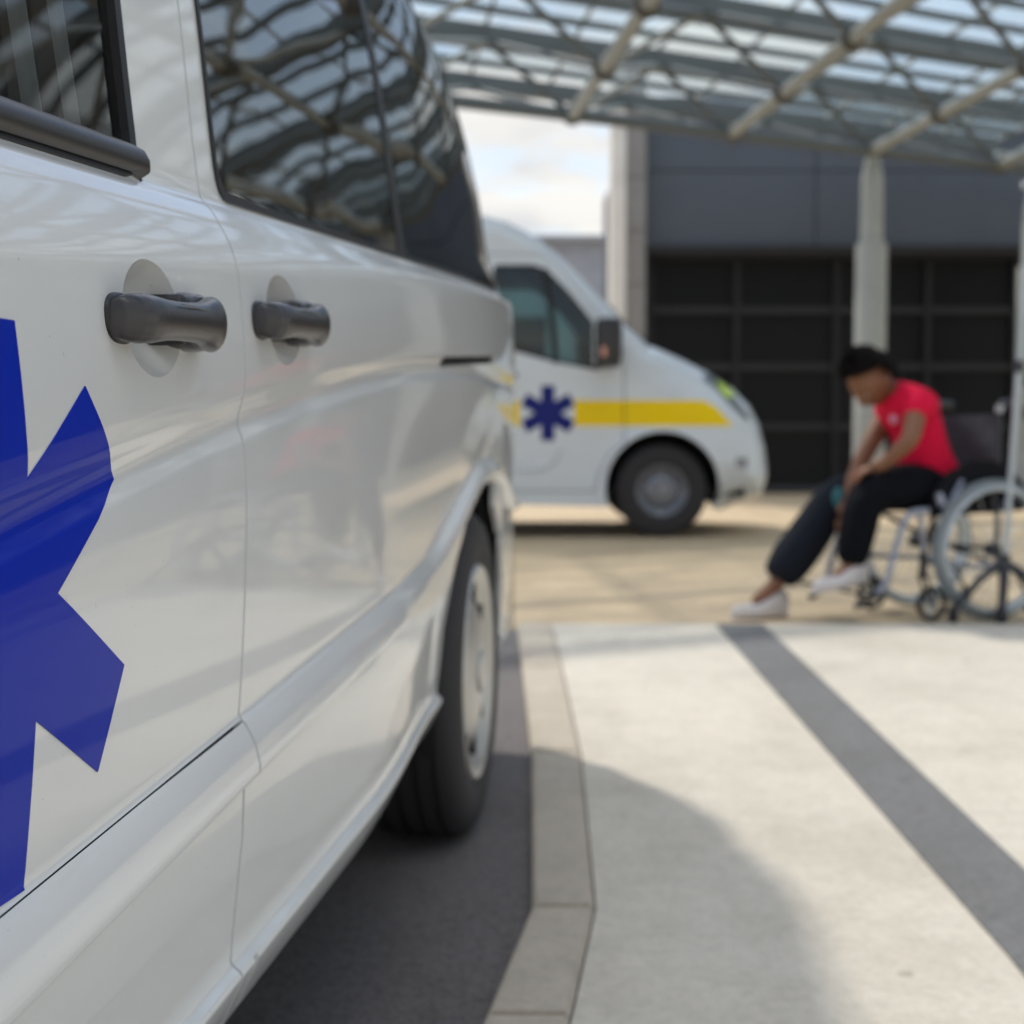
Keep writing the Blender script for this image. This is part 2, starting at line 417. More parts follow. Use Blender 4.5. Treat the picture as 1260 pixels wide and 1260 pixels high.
        if thick:
            for (a,b) in list(ecount):
                if (b,a) in ecount: continue
                va = Vector(verts[a]); vb = Vector(verts[b]); na = Vector(nr[a]); nb = Vector(nr[b])
                q = len(verts); verts += [tuple(va),tuple(vb),tuple(vb-nb*thick),tuple(va-na*thick)]
                faces.append([q+1,q,q+3,q+2])
                fn = (va-vb).cross((va-na*thick)-vb)
                fn = fn.normalized() if fn.length > 1e-12 else na
                ln += [tuple(fn)]*4
        me = bpy.data.meshes.new(name); me.from_pydata(verts, [], faces); me.materials.append(m)
        me.polygons.foreach_set('use_smooth',[True]*len(faces))
        me.normals_split_custom_set(ln)
        o = bpy.data.objects.new(name, me); link(o, parent)
        return tag(o, **k)
def top_sheet(name, path, surf, W, m, parent, crown, n=14, rows=None, edge=.0):
    """the sheet that closes a van body over the top along its outline"""
    S_ = np.array([p[0] for p in path]); Z_ = np.array([p[1] for p in path])
    I0 = surf(S_,Z_)+edge
    bm = bmesh.new(); g = []
    for i,(s_,z_) in enumerate(path):
        a = Vector(path[max(i-1,0)]); b = Vector(path[min(i+1,len(path)-1)]); t = (b-a).normalized(); nrm = Vector((-t.y,t.x))
        if crown < 0: nrm = -nrm
        c = abs(crown(i)) if callable(crown) else abs(crown)
        row = []
        for k in range(n+1):
            u = -1+2*k/n; x = -W/2+u*(W/2-I0[i]); q = c*(1-u*u)
            row.append(bm.verts.new((x, s_+nrm.x*q, z_+nrm.y*q)))
        g.append(row)
    for i in range(len(g)-1):
        for k in range(n): bm.faces.new((g[i][k],g[i][k+1],g[i+1][k+1],g[i+1][k]))
    return obj(name, bm, m, parent, smooth=50)
def dense(P, d=.06):
    out = []
    for i in range(len(P)-1):
        a = Vector(P[i]); b = Vector(P[i+1]); n = max(1,int((b-a).length/d))
        for k in range(n): out.append(tuple(a.lerp(b,k/n)))
    out.append(P[-1]); return out

def star6(c, r_out, w, n=6):
    """six-armed star outline"""
    P = []
    for k in range(6):
        a = math.pi/2+k*math.pi/3; d = Vector((math.cos(a),math.sin(a))); t = Vector((-d.y,d.x))
        P.append(tuple(Vector(c)+d*r_out-t*w)); P.append(tuple(Vector(c)+d*r_out+t*w))
        a2 = a+math.pi/6; P.append(tuple(Vector(c)+Vector((math.cos(a2),math.sin(a2)))*(w/math.sin(math.pi/6))))
    return P

def wheel(name, c, parent, R_, wd, rim_r, kind, facing=1):
    """tyre outer face at local x = c[0]; axle along x"""
    t = bpy.data.objects.new(name, None); link(t, parent); t.location = c
    # a wheel part must be a mesh: the tyre is the part mesh, the rim and cover are sub-parts
    bpy.data.objects.remove(t)
    f = facing; w2 = wd
    prof = [(-.012,rim_r),(-.002,rim_r+.03),(0,rim_r+.055),(-.006,R_-.028),(-.018,R_-.010),(-.032,R_-.002)]
    ng = 4
    for g in range(ng):
        x0 = -.032-(w2-.064)*(g+.5)/ng
        prof += [(x0+.005,R_),(x0+.004,R_-.007),(x0-.004,R_-.007),(x0-.005,R_)]
    prof += [(-w2+.032,R_-.002),(-w2+.018,R_-.010),(-w2+.006,R_-.028),(-w2,rim_r+.055),(-w2+.012,rim_r)]
    bm = bmesh.new(); lathe(bm, [(p[0]*f,p[1]) for p in prof], 72)
    ty = obj(name, bm, M['rubber'], parent, smooth=35); ty.location = c
    bm = bmesh.new()
    if kind == 'cover':
        lathe(bm, [(p[0]*f,p[1]) for p in [(-.010,rim_r+.002),(-.003,rim_r-.004),(-.006,rim_r-.016),(-.022,rim_r-.03),(-.03,rim_r-.05),(-.012,rim_r*.55),(-.004,rim_r*.34),(-.003,rim_r*.2),(-.003,0.001)]], 64)
    else:
        lathe(bm, [(p[0]*f,p[1]) for p in [(-.012,rim_r),(-.004,rim_r-.006),(-.012,rim_r-.016),(-.06,rim_r-.03),(-.075,rim_r-.055),(-.05,rim_r*.6),(-.04,rim_r*.42),(-.07,rim_r*.40),(-.07,.001)]], 64)
    rm = obj('rim', bm, M['hub'] if kind=='cover' else M['steelrim'], ty, smooth=35)
    # dark openings
    for k in range(9 if kind=='cover' else 10):
        a = 2*math.pi*k/(9 if kind=='cover' else 10); bm = bmesh.new()
        rr = rim_r*.72 if kind=='cover' else rim_r*.62
        L = .052 if kind=='cover' else .026; Wd = .030 if kind=='cover' else .020
        pts = [(math.cos(2*math.pi*q/14)*L/2, math.sin(2*math.pi*q/14)*Wd/2) for q in range(14)]
        xo = (-.0175 if kind=='cover' else -.047)*f
        def P3(u,v,x): 
            r_ = rr+u; return Vector((x, r_*math.cos(a)-v*math.sin(a), r_*math.sin(a)+v*math.cos(a)))
        A = [bm.verts.new(P3(u,v,xo)) for u,v in pts]; B = [bm.verts.new(P3(u,v,xo-.016*f)) for u,v in pts]
        bm.faces.new(A); bm.faces.new(B[::-1])
        for q in range(14): bm.faces.new((A[q],A[(q+1)%14],B[(q+1)%14],B[q]))
        obj('rim_hole', bm, M['dark'], ty)
    bm = bmesh.new(); lathe(bm, [((-.002 if kind=='cover' else -.045)*f,.045),((.004 if kind=='cover' else -.02)*f,.04),((.005 if kind=='cover' else -.018)*f,.03),((.005 if kind=='cover' else -.018)*f,.001)], 32)
    obj('hub_cap', bm, M['hub'] if kind=='cover' else M['steelrim'], ty, smooth=35)
    return ty

# ------------------------------------------------------------------ the near white van
VA = R(6.63); VN = Vector((math.cos(VA),-math.sin(VA),0))
van = empty('ambulance_van', VN*-.39, -VA,
    label='large white van at the left edge with dark door handles and a big blue star', cat='van')
VW = 1.9
outline = [(-.88,.29),(-.92,.40),(-.90,.70),(-.84,.84),(-.74,.93),(-.50,1.02),(-.26,1.10),(.05,1.33),(.36,1.60),(.60,1.79),(.76,1.87),(.95,1.90),
           (3.42,1.90),(3.56,1.875),(3.64,1.82),(3.74,1.62),(3.84,1.30),(3.90,1.10),(3.96,.95),(4.0,.62),(4.0,.42),(3.97,.32),(3.93,.29)]
rearP = [(3.56,1.875),(3.64,1.82),(3.74,1.62),(3.84,1.30),(3.90,1.10),(3.96,.95),(4.0,.62),(4.0,.42),(3.97,.29)]
frontP = [(-.88,.2),(-.92,.40),(-.90,.70),(-.84,.84),(-.74,.93),(-.50,1.02),(-.26,1.10),(.05,1.33),(.36,1.60),(.60,1.79)]
WC = [(3.05,.335),(-.15,.335)]
def zb(s): return 1.025+.05*(s-.8)
def zc(s): return zb(s)-np.maximum(.03,.07-.025*(s-.8))
def zs(s):
    s = np.clip(s,.35,3.2); return .797+.156*(s-.816)-.0378*(s-.816)**2
def zup(s):
    s = np.asarray(s,float); a = np.clip((s-2.38)/.66,0,1); b = np.clip((3.78-s)/.66,0,1); return .112*(a*a*(3-2*a))*(b*b*(3-2*b))
def zd(s): return .56+.0437*(np.minimum(s,3.2)-.816)+zup(s)
def zl(s): return .495+.055*(np.minimum(s,3.2)-.816)+zup(s)
def pchip(Z, V, z):
    """Z (N,K) rising, V (K,), z (N,)"""
    h = np.diff(Z,axis=1); d = np.diff(V)[None,:]/h
    m = np.zeros_like(Z); m[:,0] = d[:,0]; m[:,-1] = d[:,-1]
    p = d[:,:-1]*d[:,1:]; m[:,1:-1] = np.where(p > 0, 2*p/(d[:,:-1]+d[:,1:]+1e-12), 0)
    i = np.clip((Z < z[:,None]).sum(1)-1, 0, Z.shape[1]-2); r = np.arange(len(z))
    hh = h[r,i]; t = (z-Z[r,i])/hh
    return (1+2*t)*(1-t)**2*V[i]+t*(1-t)**2*hh*m[r,i]+t*t*(3-2*t)*V[i+1]+t*t*(t-1)*hh*m[r,i+1]
HND = [(1.084,.9285),(1.428,.950)]
def ctrlA(s):
    D = zd(s); L = zl(s); g = np.maximum(D-L,.02); SW = zs(s); B = zb(s); C = zc(s)
    a = D+.012; b = SW-.034
    o = np.ones_like(s)
    return np.stack([.28*o,.336*o,.346*o,.358*o,.40*o,L-.010,L,L+.22*g,L+.62*g,D-.05*g,D+.006,a+.004,a+.45*(b-a),a+.8*(b-a),b,SW-.014,SW+.013,SW+.032,C-.012,C+.006,B-.012,B,B+.02,1.236*o,1.40*o,1.65*o,1.80*o,1.87*o,1.908*o],1)
NSUB = [2,3,3,2,3,2,3,3,3,2,2,3,3,2,3,4,3,5,4,4,2,3,6,6,9,7,4,3]
def rowsA(s):
    Z = ctrlA(np.array([float(s)]))[0]; out = [.25,.265]
    for i in range(len(Z)-1):
        for k in range(NSUB[i]): out.append(Z[i]+(Z[i+1]-Z[i])*k/NSUB[i])
    return out+[Z[-1],1.93]
def surfA(s, z):
    s = np.asarray(s,float); z = np.asarray(z,float); zz = np.clip(z,.285,1.905)
    Z = ctrlA(s)
    V = np.array([.040,.012,.009,.020,.016,.006,.006,-.010,-.006,.004,.010,.009,.003,.0005,.0025,.0085,.002,.0005,.006,.010,.030,.040,.043,.060,.085,.148,.230,.31,.47])
    i = pchip(Z, V, zz)
    # rear taper and corner, front corner
    t = np.maximum(s-2.6,0); i = i+.030*t*t
    e = poly_dist(s,z,rearP); r = .15; q = np.clip(r-e,0,r); i = i+(r-np.sqrt(np.maximum(r*r-q*q,0)))
    t = np.maximum(.35-s,0); i = i+.06*t*t
    e = poly_dist(s,z,frontP); r = .16; q = np.clip(r-e,0,r); i = i+(r-np.sqrt(np.maximum(r*r-q*q,0)))*.8
    # wheel arch flares
    for c in WC:
        d = np.hypot(s-c[0],z-c[1]); up = 1/(1+np.exp(-(z-.33)/.03))
        i = i-.0015*np.exp(-((d-.385)/.03)**2)*up-.002*np.exp(-((d-.45)/.05)**2)*up
    f_ = np.clip((s-1.85)/.82,0,1); i = i+.027*f_*f_*(3-2*f_)*(s < 3.4)*np.clip((.95-z)/.35,0,1)*np.clip((3.35-s)/.3,0,1)
    g_ = np.clip((s-1.95)/.85,0,1); i = i+.014*g_*g_*(3-2*g_)*np.clip((.64-z)/.18,0,1)*(s < 3.2)
    return i
sk = Skin(outline, .022, VW, rowsA)
DISH = [(1.077,.927),(1.437,.950)]
def ell(c,k=1.): return [(c[0]+.060*k*math.cos(2*math.pi*q/36), c[1]+.0435*k*math.sin(2*math.pi*q/36)) for q in range(36)]
def surfD(s,z):
    i = surfA(s,z)
    for c in DISH:
        r2 = ((s-c[0])/.060)**2+((z-c[1])/.0435)**2
        i = i+.031*np.clip(1-r2,-.2,None)*(r2 < 1.1)
    return i
for c in DISH:
    sk.refine(c[0]-.075,c[0]+.075,c[1]-.055,c[1]+.055,2); sk.cut(ell(c)); sk.cut(ell(c,.93))
inD = lambda x,z: inpoly(ell(DISH[0]),x,z) or inpoly(ell(DISH[1]),x,z)
arches = [circ(c,.382,44) for c in WC]
for a in arches: sk.cut(a)
def doorpoly():
    P = [(1.300,float(zd(np.array(1.3)))+.0),(1.300,1.60)]
    P += [(1.27,1.745),(.95,1.775),(.68,1.70),(.36,1.47),(.16,1.30),(.12,1.10),(.12,.95),(.20,.80),(.27,.60),(.30,float(zd(np.array(.30))))]
    P += [(s,float(zd(np.array(s)))) for s in (.55,.8,1.05)]
    return P
DP = doorpoly(); D_in = grow(DP,-.0011); D_out = [(a,b+(.0013 if b < .7 and a < 1.29 else 0)) for a,b in grow(DP,.0011)]
SDP = [(1.300,.27),(1.300,1.745),(1.36,1.80),(2.28,1.80),(2.335,1.745),(2.345,.98),(2.345,.66),(2.30,.60),(2.28,.50),(2.28,.27)]
slid_in = grow(SDP,-.0018); slid_out = grow(SDP,.0018)
FW = rounded([(1.150,zb(1.15)-.002),(1.135,1.60),(1.06,1.655),(.80,1.63),(.56,1.46),(.36,1.30),(.32,zb(.32)+.0)],.035)
FWi = grow(FW,-.013); FWo = FW
TRIM = [(a-.026,b+.0075) for a,b in [(1.182,zb(1.18)-.004),(1.175,zb(1.18)+.012),(1.15,zb(1.15)+.016),(.7,zb(.7)+.016),(.36,zb(.36)+.016),(.35,zb(.35)-.008),(.7,zb(.7)-.007),(1.0,zb(1.0)-.007),(1.15,zb(1.15)-.007),(1.178,zb(1.178)-.011)]]
SW_ = rounded([(1.358,zb(1.36)+.010),(1.352,1.62),(1.375,1.70),(1.45,1.72),(2.225,1.72),(2.225,zb(2.22)+.008)],.03)
QW = rounded([(2.275,zb(2.27)+.008),(2.275,1.72),(3.30,1.72),(3.45,1.67),(3.60,1.36),(3.63,zb(3.62)+.008)],.03)
star = [(.8445,.9100),(.8545,.8160),(.9418,.8739),(1.0075,.8105),(.8923,.7434),(1.0070,.6797),(.9657,.6127),(.8616,.6690),(.8560,.5655)]
star = star+[(1.62-x,z) for x,z in star[::-1]]
RAIL = [(2.40,.948),(2.41,.940),(3.15,.976),(3.16,.990),(2.42,.957)]
JACK = [(1.340,.30),(1.352,.30),(1.352,.349),(1.340,.349)]
FUEL = rounded([(3.28,.62),(3.47,.62),(3.47,.80),(3.28,.80)],.03)
TLIGHT = [(3.895,.86),(3.985,.86),(3.955,.97),(3.91,1.09),(3.87,1.22),(3.84,1.22)]
for P in (D_in,D_out,slid_in,slid_out,FWi,FWo,TRIM,SW_,QW,star,RAIL,JACK): sk.cut(P)
WU = rounded([(1.350,zb(1.35)+.002),(1.344,1.62),(1.37,1.71),(1.45,1.73),(3.30,1.73),(3.46,1.68),(3.61,1.36),(3.64,zb(3.63)+.0)],.03)
FWd = grow(FW,-.006)
sk.cut(WU); sk.cut(FWd); sk.cut(TLIGHT)
inA = lambda x,z: any(inpoly(a,x,z) for a in arches)
win = lambda x,z: inpoly(WU,x,z)
full = lambda x,z: not inA(x,z)
VP = M['white']
kbody = lambda x,z: not inA(x,z) and not inpoly(D_out,x,z) and not inpoly(slid_out,x,z) and not win(x,z) and not inpoly(RAIL,x,z) and not inpoly(JACK,x,z) and not inpoly(TLIGHT,x,z)
body = sk.part('body', kbody, surfA, VP, van)
fd = sk.part('front_door', lambda x,z: inpoly(D_in,x,z) and not inpoly(FWd,x,z) and not inD(x,z), surfA, VP, van)
sdoor = sk.part('sliding_door', lambda x,z: inpoly(slid_in,x,z) and not inpoly(WU,x,z) and not inpoly(D_out,x,z) and not inpoly(JACK,x,z) and not inA(x,z) and not inD(x,z), surfA, VP, van, off=.0005)
for q_,par_ in ((0,fd),(1,sdoor)): sk.part('handle_recess', lambda x,z: inpoly(ell(DISH[q_]),x,z), surfD, VP, par_, off=.0, thick=.003)
sk.part('window_pane', lambda x,z: inpoly(FWi,x,z), surfA, M['cabglass'], fd, off=-.004, thick=0)
sk.part('window_seal', lambda x,z: inpoly(FWo,x,z) and not inpoly(FWi,x,z), surfA, M['seal'], fd, off=.003, thick=.007)
def trimoff(s,z):
    v = (z-(zb(s)+.0130))/.0125; return .011*np.sqrt(np.clip(1-v*v,.02,1))
sk.part('waist_moulding', lambda x,z: inpoly(TRIM,x,z), surfA, M['trim'], fd, off=trimoff, thick=.014)
sk.part('side_window', lambda x,z: inpoly(SW_,x,z), surfA, M['privacy'], sdoor, off=.0015, thick=.004)
sk.part('quarter_window', lambda x,z: inpoly(QW,x,z), surfA, M['privacy'], van, off=.0015, thick=.004)
sk.part('window_surround', lambda x,z: win(x,z) and not inpoly(SW_,x,z) and not inpoly(QW,x,z), surfA, M['seal'], van, off=.003, thick=.006)
sk.part('star_emblem', lambda x,z: inpoly(star,x,z) and inpoly(D_in,x,z), surfA, M['blue'], fd, off=.0009, thick=.0008, label='blue six-armed star emblem')
sk.part('tail_light', lambda x,z: inpoly(TLIGHT,x,z), surfA, M['red'], van, off=.003, thick=.012)
# far side
sk.part('body', kbody, surfA, VP, van, side=-1)
sk.part('sliding_door', lambda x,z: inpoly(slid_in,x,z) and not inpoly(WU,x,z) and not inpoly(D_out,x,z), surfA, VP, van, side=-1)
fd2 = sk.part('front_door', lambda x,z: inpoly(D_in,x,z) and not inpoly(FWi,x,z), surfA, VP, van, side=-1)
sk.part('window_pane', lambda x,z: inpoly(FWi,x,z), surfA, M['cabglass'], fd2, off=-.010, thick=0, side=-1)
sk.part('window_pane', win, surfA, M['privacy'], van, off=.0015, thick=0, side=-1)
# a dark lining seen through the gaps, open at the windows and wheel arches
kl = lambda x,z: not inA(x,z) and not inpoly(FW,x,z) and not (.9 < x < 3.7 and 1.06 < z < 1.75) and .3 < z < 1.84 and -.6 < x < 3.8
for sd_ in (1,-1): sk.part('inner_lining', kl, surfA, M['dark'], van, off=-.03, thick=0, side=sd_)
# roof, bonnet, screen, tailgate
def sub(a,b,d=.05): return dense(outline[a:b+1], d)
NE = lambda nme,a,b,m,c,ed=0: top_sheet(nme, sub(a,b), surfA, VW, m, van, c, edge=ed)
NE('front_bumper',0,2,M['trim'],.10); NE('front_grille',2,3,M['trim'],.10); NE('bonnet',3,6,VP,.05)
NE('windscreen',6,9,M['cabglass'],.06); NE('roof',9,14,VP,.03); NE('tailgate_window',14,16,M['privacy'],.03)
NE('tailgate',16,18,VP,.03); NE('rear_bumper',18,22,VP,.05)
bm = bmesh.new(); box(bm, (-VW/2,1.5,.33), (1.62,4.9,.05)); obj('floor_pan', bm, M['dark'], van)
bm = bmesh.new(); box(bm, (-VW/2,1.55,.60), (1.60,2.1,.02)); obj('cabin_floor', bm, M['dark'], van)
for c in WC:
    for f_ in (1,-1):
        bm = bmesh.new(); N = 28; A=[];B=[]
        for k in range(N+1):
            a = -.25+(math.pi+.5)*k/N; rr = .392
            y_,z_ = c[0]+rr*math.cos(a), c[1]+rr*math.sin(a)
            x0,x1 = (-.06,-.36) if f_>0 else (-VW+.06,-VW+.36)
            A.append(bm.verts.new((x0,y_,z_))); B.append(bm.verts.new((x1,y_,z_)))
        for k in range(N): bm.faces.new((A[k],A[k+1],B[k+1],B[k]))
        bm.faces.new(B); obj('wheel_housing', bm, M['dark'], van)
        wheel('wheel', (-.028 if f_>0 else -VW+.028, c[0], .335), van, .335, .215, .222, 'cover', f_)
# seats in the cab
for x_ in (-.45,-1.42):
    bm = bmesh.new(); box(bm,(x_,.55,.80),(.50,.52,.16),bev=.05); st = obj('cab_seat', bm, M['seat'], van, smooth=50)
    T = Matrix.Translation((x_,.86,1.14)) @ Matrix.Rotation(R(-14),4,'X')
    bm = bmesh.new(); box(bm,(0,0,0),(.48,.13,.66),bev=.05,mat=T); obj('seat_back', bm, M['seat'], st, smooth=50)
    bm = bmesh.new(); box(bm,(x_,.965,1.56),(.26,.10,.17),bev=.04); obj('head_rest', bm, M['seat'], st, smooth=50)
bm = bmesh.new(); box(bm,(-VW/2,.02,.95),(1.60,.32,.34),bev=.06); obj('dashboard', bm, M['seat'], van, smooth=50)
# added pale strips imitating light streaks in the front door glass
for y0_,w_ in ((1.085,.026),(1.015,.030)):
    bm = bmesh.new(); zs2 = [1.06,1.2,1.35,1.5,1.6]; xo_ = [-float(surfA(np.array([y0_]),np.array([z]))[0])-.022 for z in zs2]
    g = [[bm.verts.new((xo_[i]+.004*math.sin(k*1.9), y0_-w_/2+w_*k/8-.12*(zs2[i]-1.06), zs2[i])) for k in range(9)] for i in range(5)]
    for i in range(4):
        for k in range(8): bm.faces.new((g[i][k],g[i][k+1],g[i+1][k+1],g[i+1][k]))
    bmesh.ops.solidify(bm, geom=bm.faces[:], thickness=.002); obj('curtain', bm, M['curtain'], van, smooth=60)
bm = bmesh.new(); g = []  # added sheet that lifts the dark window to grey
for k in range(61):
    y0_ = .50+.62*k/60; col_ = []
    for z in (1.05,1.2,1.35,1.5,1.62):
        x_ = -float(surfA(np.array([y0_]),np.array([z]))[0])-.045; col_.append(bm.verts.new((x_+.007*math.sin(k*1.15+z), y0_, z)))
    g.append(col_)
for k in range(60):
    for i in range(4): bm.faces.new((g[k][i],g[k+1][i],g[k+1][i+1],g[k][i+1]))
bmesh.ops.solidify(bm, geom=bm.faces[:], thickness=.002); obj('window_curtain', bm, M['curtain2'], van, smooth=60)
# door mirror
bm = bmesh.new(); box(bm,(.11,.13,1.16),(.19,.11,.24),bev=.035); mr = obj('door_mirror', bm, M['trim'], van, smooth=50)
bm = bmesh.new(); box(bm,(.11,.188,1.16),(.155,.006,.20)); obj('mirror_glass', bm, M['chrome'], mr)
# handles
def handle(c, parent):
    s0,z0 = c; nb = 26
    base = -float(surfA(np.array([s0+.10]),np.array([z0]))[0])
    # sections: along s, centre x above body, half height, half depth
    sec = [(-.098,.002,.006,.003),(-.096,.007,.0140,.008),(-.089,.011,.0164,.012),(-.078,.0140,.0176,.0140),(-.064,.0165,.0172,.0140),(-.050,.0180,.0158,.0130),(-.036,.0190,.0148,.0120),
           (-.018,.0195,.0145,.0115),(.0,.0200,.0145,.0113),(.02,.0205,.0150,.0112),(.038,.0205,.0164,.0116),(.052,.0205,.0195,.0130),(.064,.019,.0215,.0142),(.076,.016,.0222,.0140),(.087,.012,.0200,.012),(.094,.008,.0150,.009),(.098,.004,.006,.004)]
    dense_ = []
    for i in range(len(sec)-1):
        for k in range(3):
            t = k/3; dense_.append(tuple(a*(1-t)+b*t for a,b in zip(sec[i],sec[i+1])))
    dense_.append(sec[-1])
    bm = bmesh.new(); rings = []
    for ds,cx_,hz,hx in dense_:
        ring = []
        for k in range(nb):
            a = 2*math.pi*k/nb; ca,sa = math.cos(a),math.sin(a); p = .96
            ring.append(bm.verts.new((base+cx_+hx*math.copysign(abs(ca)**p,ca), s0+ds, z0+.0035*(ds/.098-1)+hz*math.copysign(abs(sa)**p,sa))))
        rings.append(ring)
    for i in range(len(rings)-1):
        for k in range(nb): bm.faces.new((rings[i][k],rings[i][(k+1)%nb],rings[i+1][(k+1)%nb],rings[i+1][k]))
    bm.faces.new(rings[0]); bm.faces.new(rings[-1])
    h = obj('door_handle', bm, M['handle'], parent, smooth=60)
    # dark gasket rim at the front foot, lock housing behind
    def pad(name, cs, ly, lz, x0, x1, m, bev, zo=0.):
        bm = bmesh.new(); rings = []
        for x_,k_ in ((x0,1.),(x1-bev,1.),(x1-bev*.35,.96),(x1,.84)):
            rings.append([bm.verts.new((base+x_, s0+cs+ly*k_*math.copysign(abs(math.cos(2*math.pi*q/28))**.8,math.cos(2*math.pi*q/28)), z0+zo+lz*k_*math.copysign(abs(math.sin(2*math.pi*q/28))**.8,math.sin(2*math.pi*q/28)))) for q in range(28)])
        for i in range(3):
            for q in range(28): bm.faces.new((rings[i][q],rings[i][(q+1)%28],rings[i+1][(q+1)%28],rings[i+1][q]))
        bm.faces.new(rings[-1]); return obj(name, bm, m, h, smooth=50)
    pad('gasket', -.073, .0275, .0180, -.006, .003, M['seal'], .003, -.006)
    pad('lock_housing', .064, .036, .0232, -.006, .014, M['handle'], .010)
    pad('handle_pivot', .028, .009, .0195, -.02, .012, M['seal'], .004)
    # raised line moulded in the grip
    L = []
    for q in range(9): L.append((base+.0202+.0093, s0-.036+.080*q/8, z0+.0068))
    bm = bmesh.new(); tube(bm, L, [.0001]+[.0007]*7+[.0001], 5); obj('grip_line', bm, M['handle'], h)
    return h
handle(HND[0], fd); handle(HND[1], sdoor)
# rail slot backing
bm = bmesh.new(); P = [(-.020-.03*max(0,s-2.6)**2, s, z) for s,z in RAIL]
bm.faces.new([bm.verts.new(p) for p in P]); obj('door_rail', bm, M['dark'], van)

# ------------------------------------------------------------------ the second van, side-on
YM = 11.12
mv = empty('ambulance_van', (0,YM,0), R(-90),
    label='white ambulance with a yellow stripe and small blue star, parked side-on behind the near van', cat='van')
MW = 2.05
mo = [(-3.95,.30),(-4.0,.6),(-3.95,2.2),(-3.86,2.36),(-3.7,2.43),(-1.5,2.47),(-.6,2.45),(-.25,2.41),(-.05,2.36),(.10,2.29),(.22,2.215),(.36,2.10),(.64,1.82),(.88,1.555),(1.04,1.43),
      (1.33,1.31),(1.52,1.215),(1.69,1.10),(1.82,.97),(1.89,.83),(1.94,.64),(1.96,.45),(1.92,.31),(1.64,.215),(1.50,.205),(.70,.225),(-.2,.245),(-3.9,.28)]
topP = mo[1:15]; noseP = mo[14:24]
def surfB(s, z):
    s = np.asarray(s,float); z = np.asarray(z,float)
    i = .055*np.maximum(z-1.25,0)+.03*np.maximum(z-1.25,0)**2+.02*np.maximum(.5-z,0)
    i = i+.02*np.exp(-((z-.50)/.035)**2)*(1/(1+np.exp((s-.1)/.03)))*.5
    e = poly_dist(s,z,topP); r = .16; q = np.clip(r-e,0,r); i = i+(r-np.sqrt(np.maximum(r*r-q*q,0)))
    e = poly_dist(s,z,noseP); r = .42; q = np.clip(r-e,0,r); k = 1/(1+np.exp(-(s-1.15)/.12)); i = i+(r-np.sqrt(np.maximum(r*r-q*q,0)))*(.25+.75*k)*.9
    for c in ((1.12,.35),(-2.6,.35)):
        d = np.hypot(s-c[0],z-c[1]); i = i-.018*np.exp(-((d-.44)/.035)**2)
    return i
mk = Skin(mo, .04, MW)
MWC = [(1.12,.35),(-2.60,.35)]; mar = [circ((c[0],c[1]+.01),.425,36) for c in MWC]
mwin = rounded([(-.14,2.02),(.17,2.02),(.27,1.975),(.43,1.81),(.62,1.57),(.74,1.36),(.72,1.27),(.64,1.235),(.30,1.30),(-.14,1.42)],.04,3)
mwi = grow(mwin,-.018)
mdoor = [(-.62,.34),(-.62,2.10),(.20,2.10),(.33,2.03),(.50,1.82),(.70,1.57),(.83,1.38),(.835,.70),(.72,.62),(.64,.45),(.62,.34)]
mdi,mdo = grow(mdoor,-.004),grow(mdoor,.004)
mstripe1 = [(.465,1.015),(1.43,1.015),(1.52,.965),(1.65,.825),(.465,.825)]
mstripe2 = [(-3.8,1.015),(.055,1.015),(.055,.825),(-3.8,.825)]
mstar = star6((.266,.92),.205,.050)
mlamp = rounded([(1.43,1.22),(1.52,1.21),(1.66,1.08),(1.79,.88),(1.765,.86),(1.66,.95),(1.54,1.09),(1.44,1.17)],.02,2)
mind = rounded([(1.55,1.185),(1.63,1.135),(1.69,1.06),(1.62,1.03),(1.56,1.10)],.015,2)
mfog = rounded([(1.66,.59),(1.77,.59),(1.76,.50),(1.67,.51)],.02,2)
for P in mar+[mwin,mwi,mdi,mdo,mstripe1,mstripe2,mstar,mlamp,mind,mfog]: mk.cut(P)
mA = lambda x,z: any(inpoly(a,x,z) for a in mar)
W2 = M['white2']
mb = mk.part('body', lambda x,z: not mA(x,z) and not inpoly(mdo,x,z) and not inpoly(mlamp,x,z) and not inpoly(mfog,x,z), surfB, W2, mv)
md = mk.part('front_door', lambda x,z: inpoly(mdi,x,z) and not inpoly(mwi,x,z) and not mA(x,z), surfB, W2, mv)
mk.part('window_pane', lambda x,z: inpoly(mwi,x,z), surfB, M['teglass'], md, off=-.006, thick=0)
mk.part('window_seal', lambda x,z: inpoly(mwin,x,z) and not inpoly(mwi,x,z), surfB, M['seal'], md, off=.003)
mk.part('star_emblem', lambda x,z: inpoly(mstar,x,z) and inpoly(mdi,x,z), surfB, M['navy'], md, off=.0015, thick=.001)
for P_ in (mstripe1,mstripe2): mk.part('yellow_stripe', lambda x,z: inpoly(P_,x,z) and inpoly(mdi,x,z), surfB, M['yellow'], md, off=.0015, thick=.001)
for P_ in (mstripe1,mstripe2): mk.part('yellow_stripe', lambda x,z: inpoly(P_,x,z) and not inpoly(mdo,x,z) and not inpoly(mlamp,x,z) and not mA(x,z), surfB, M['yellow'], mv, off=.0015, thick=.001)
hl = mk.part('headlight', lambda x,z: inpoly(mlamp,x,z) and not inpoly(mind,x,z), surfB, M['lens'], mv, off=.004)
mk.part('headlight_reflector', lambda x,z: inpoly(mlamp,x,z), surfB, M['reflector'], mv, off=-.02, thick=0)
mk.part('indicator_lens', lambda x,z: inpoly(mind,x,z), surfB, M['lime'], mv, off=.006, label='lime yellow indicator lens')
mk.part('fog_lamp', lambda x,z: inpoly(mfog,x,z), surfB, M['steelrim'], mv, off=-.01, thick=0)
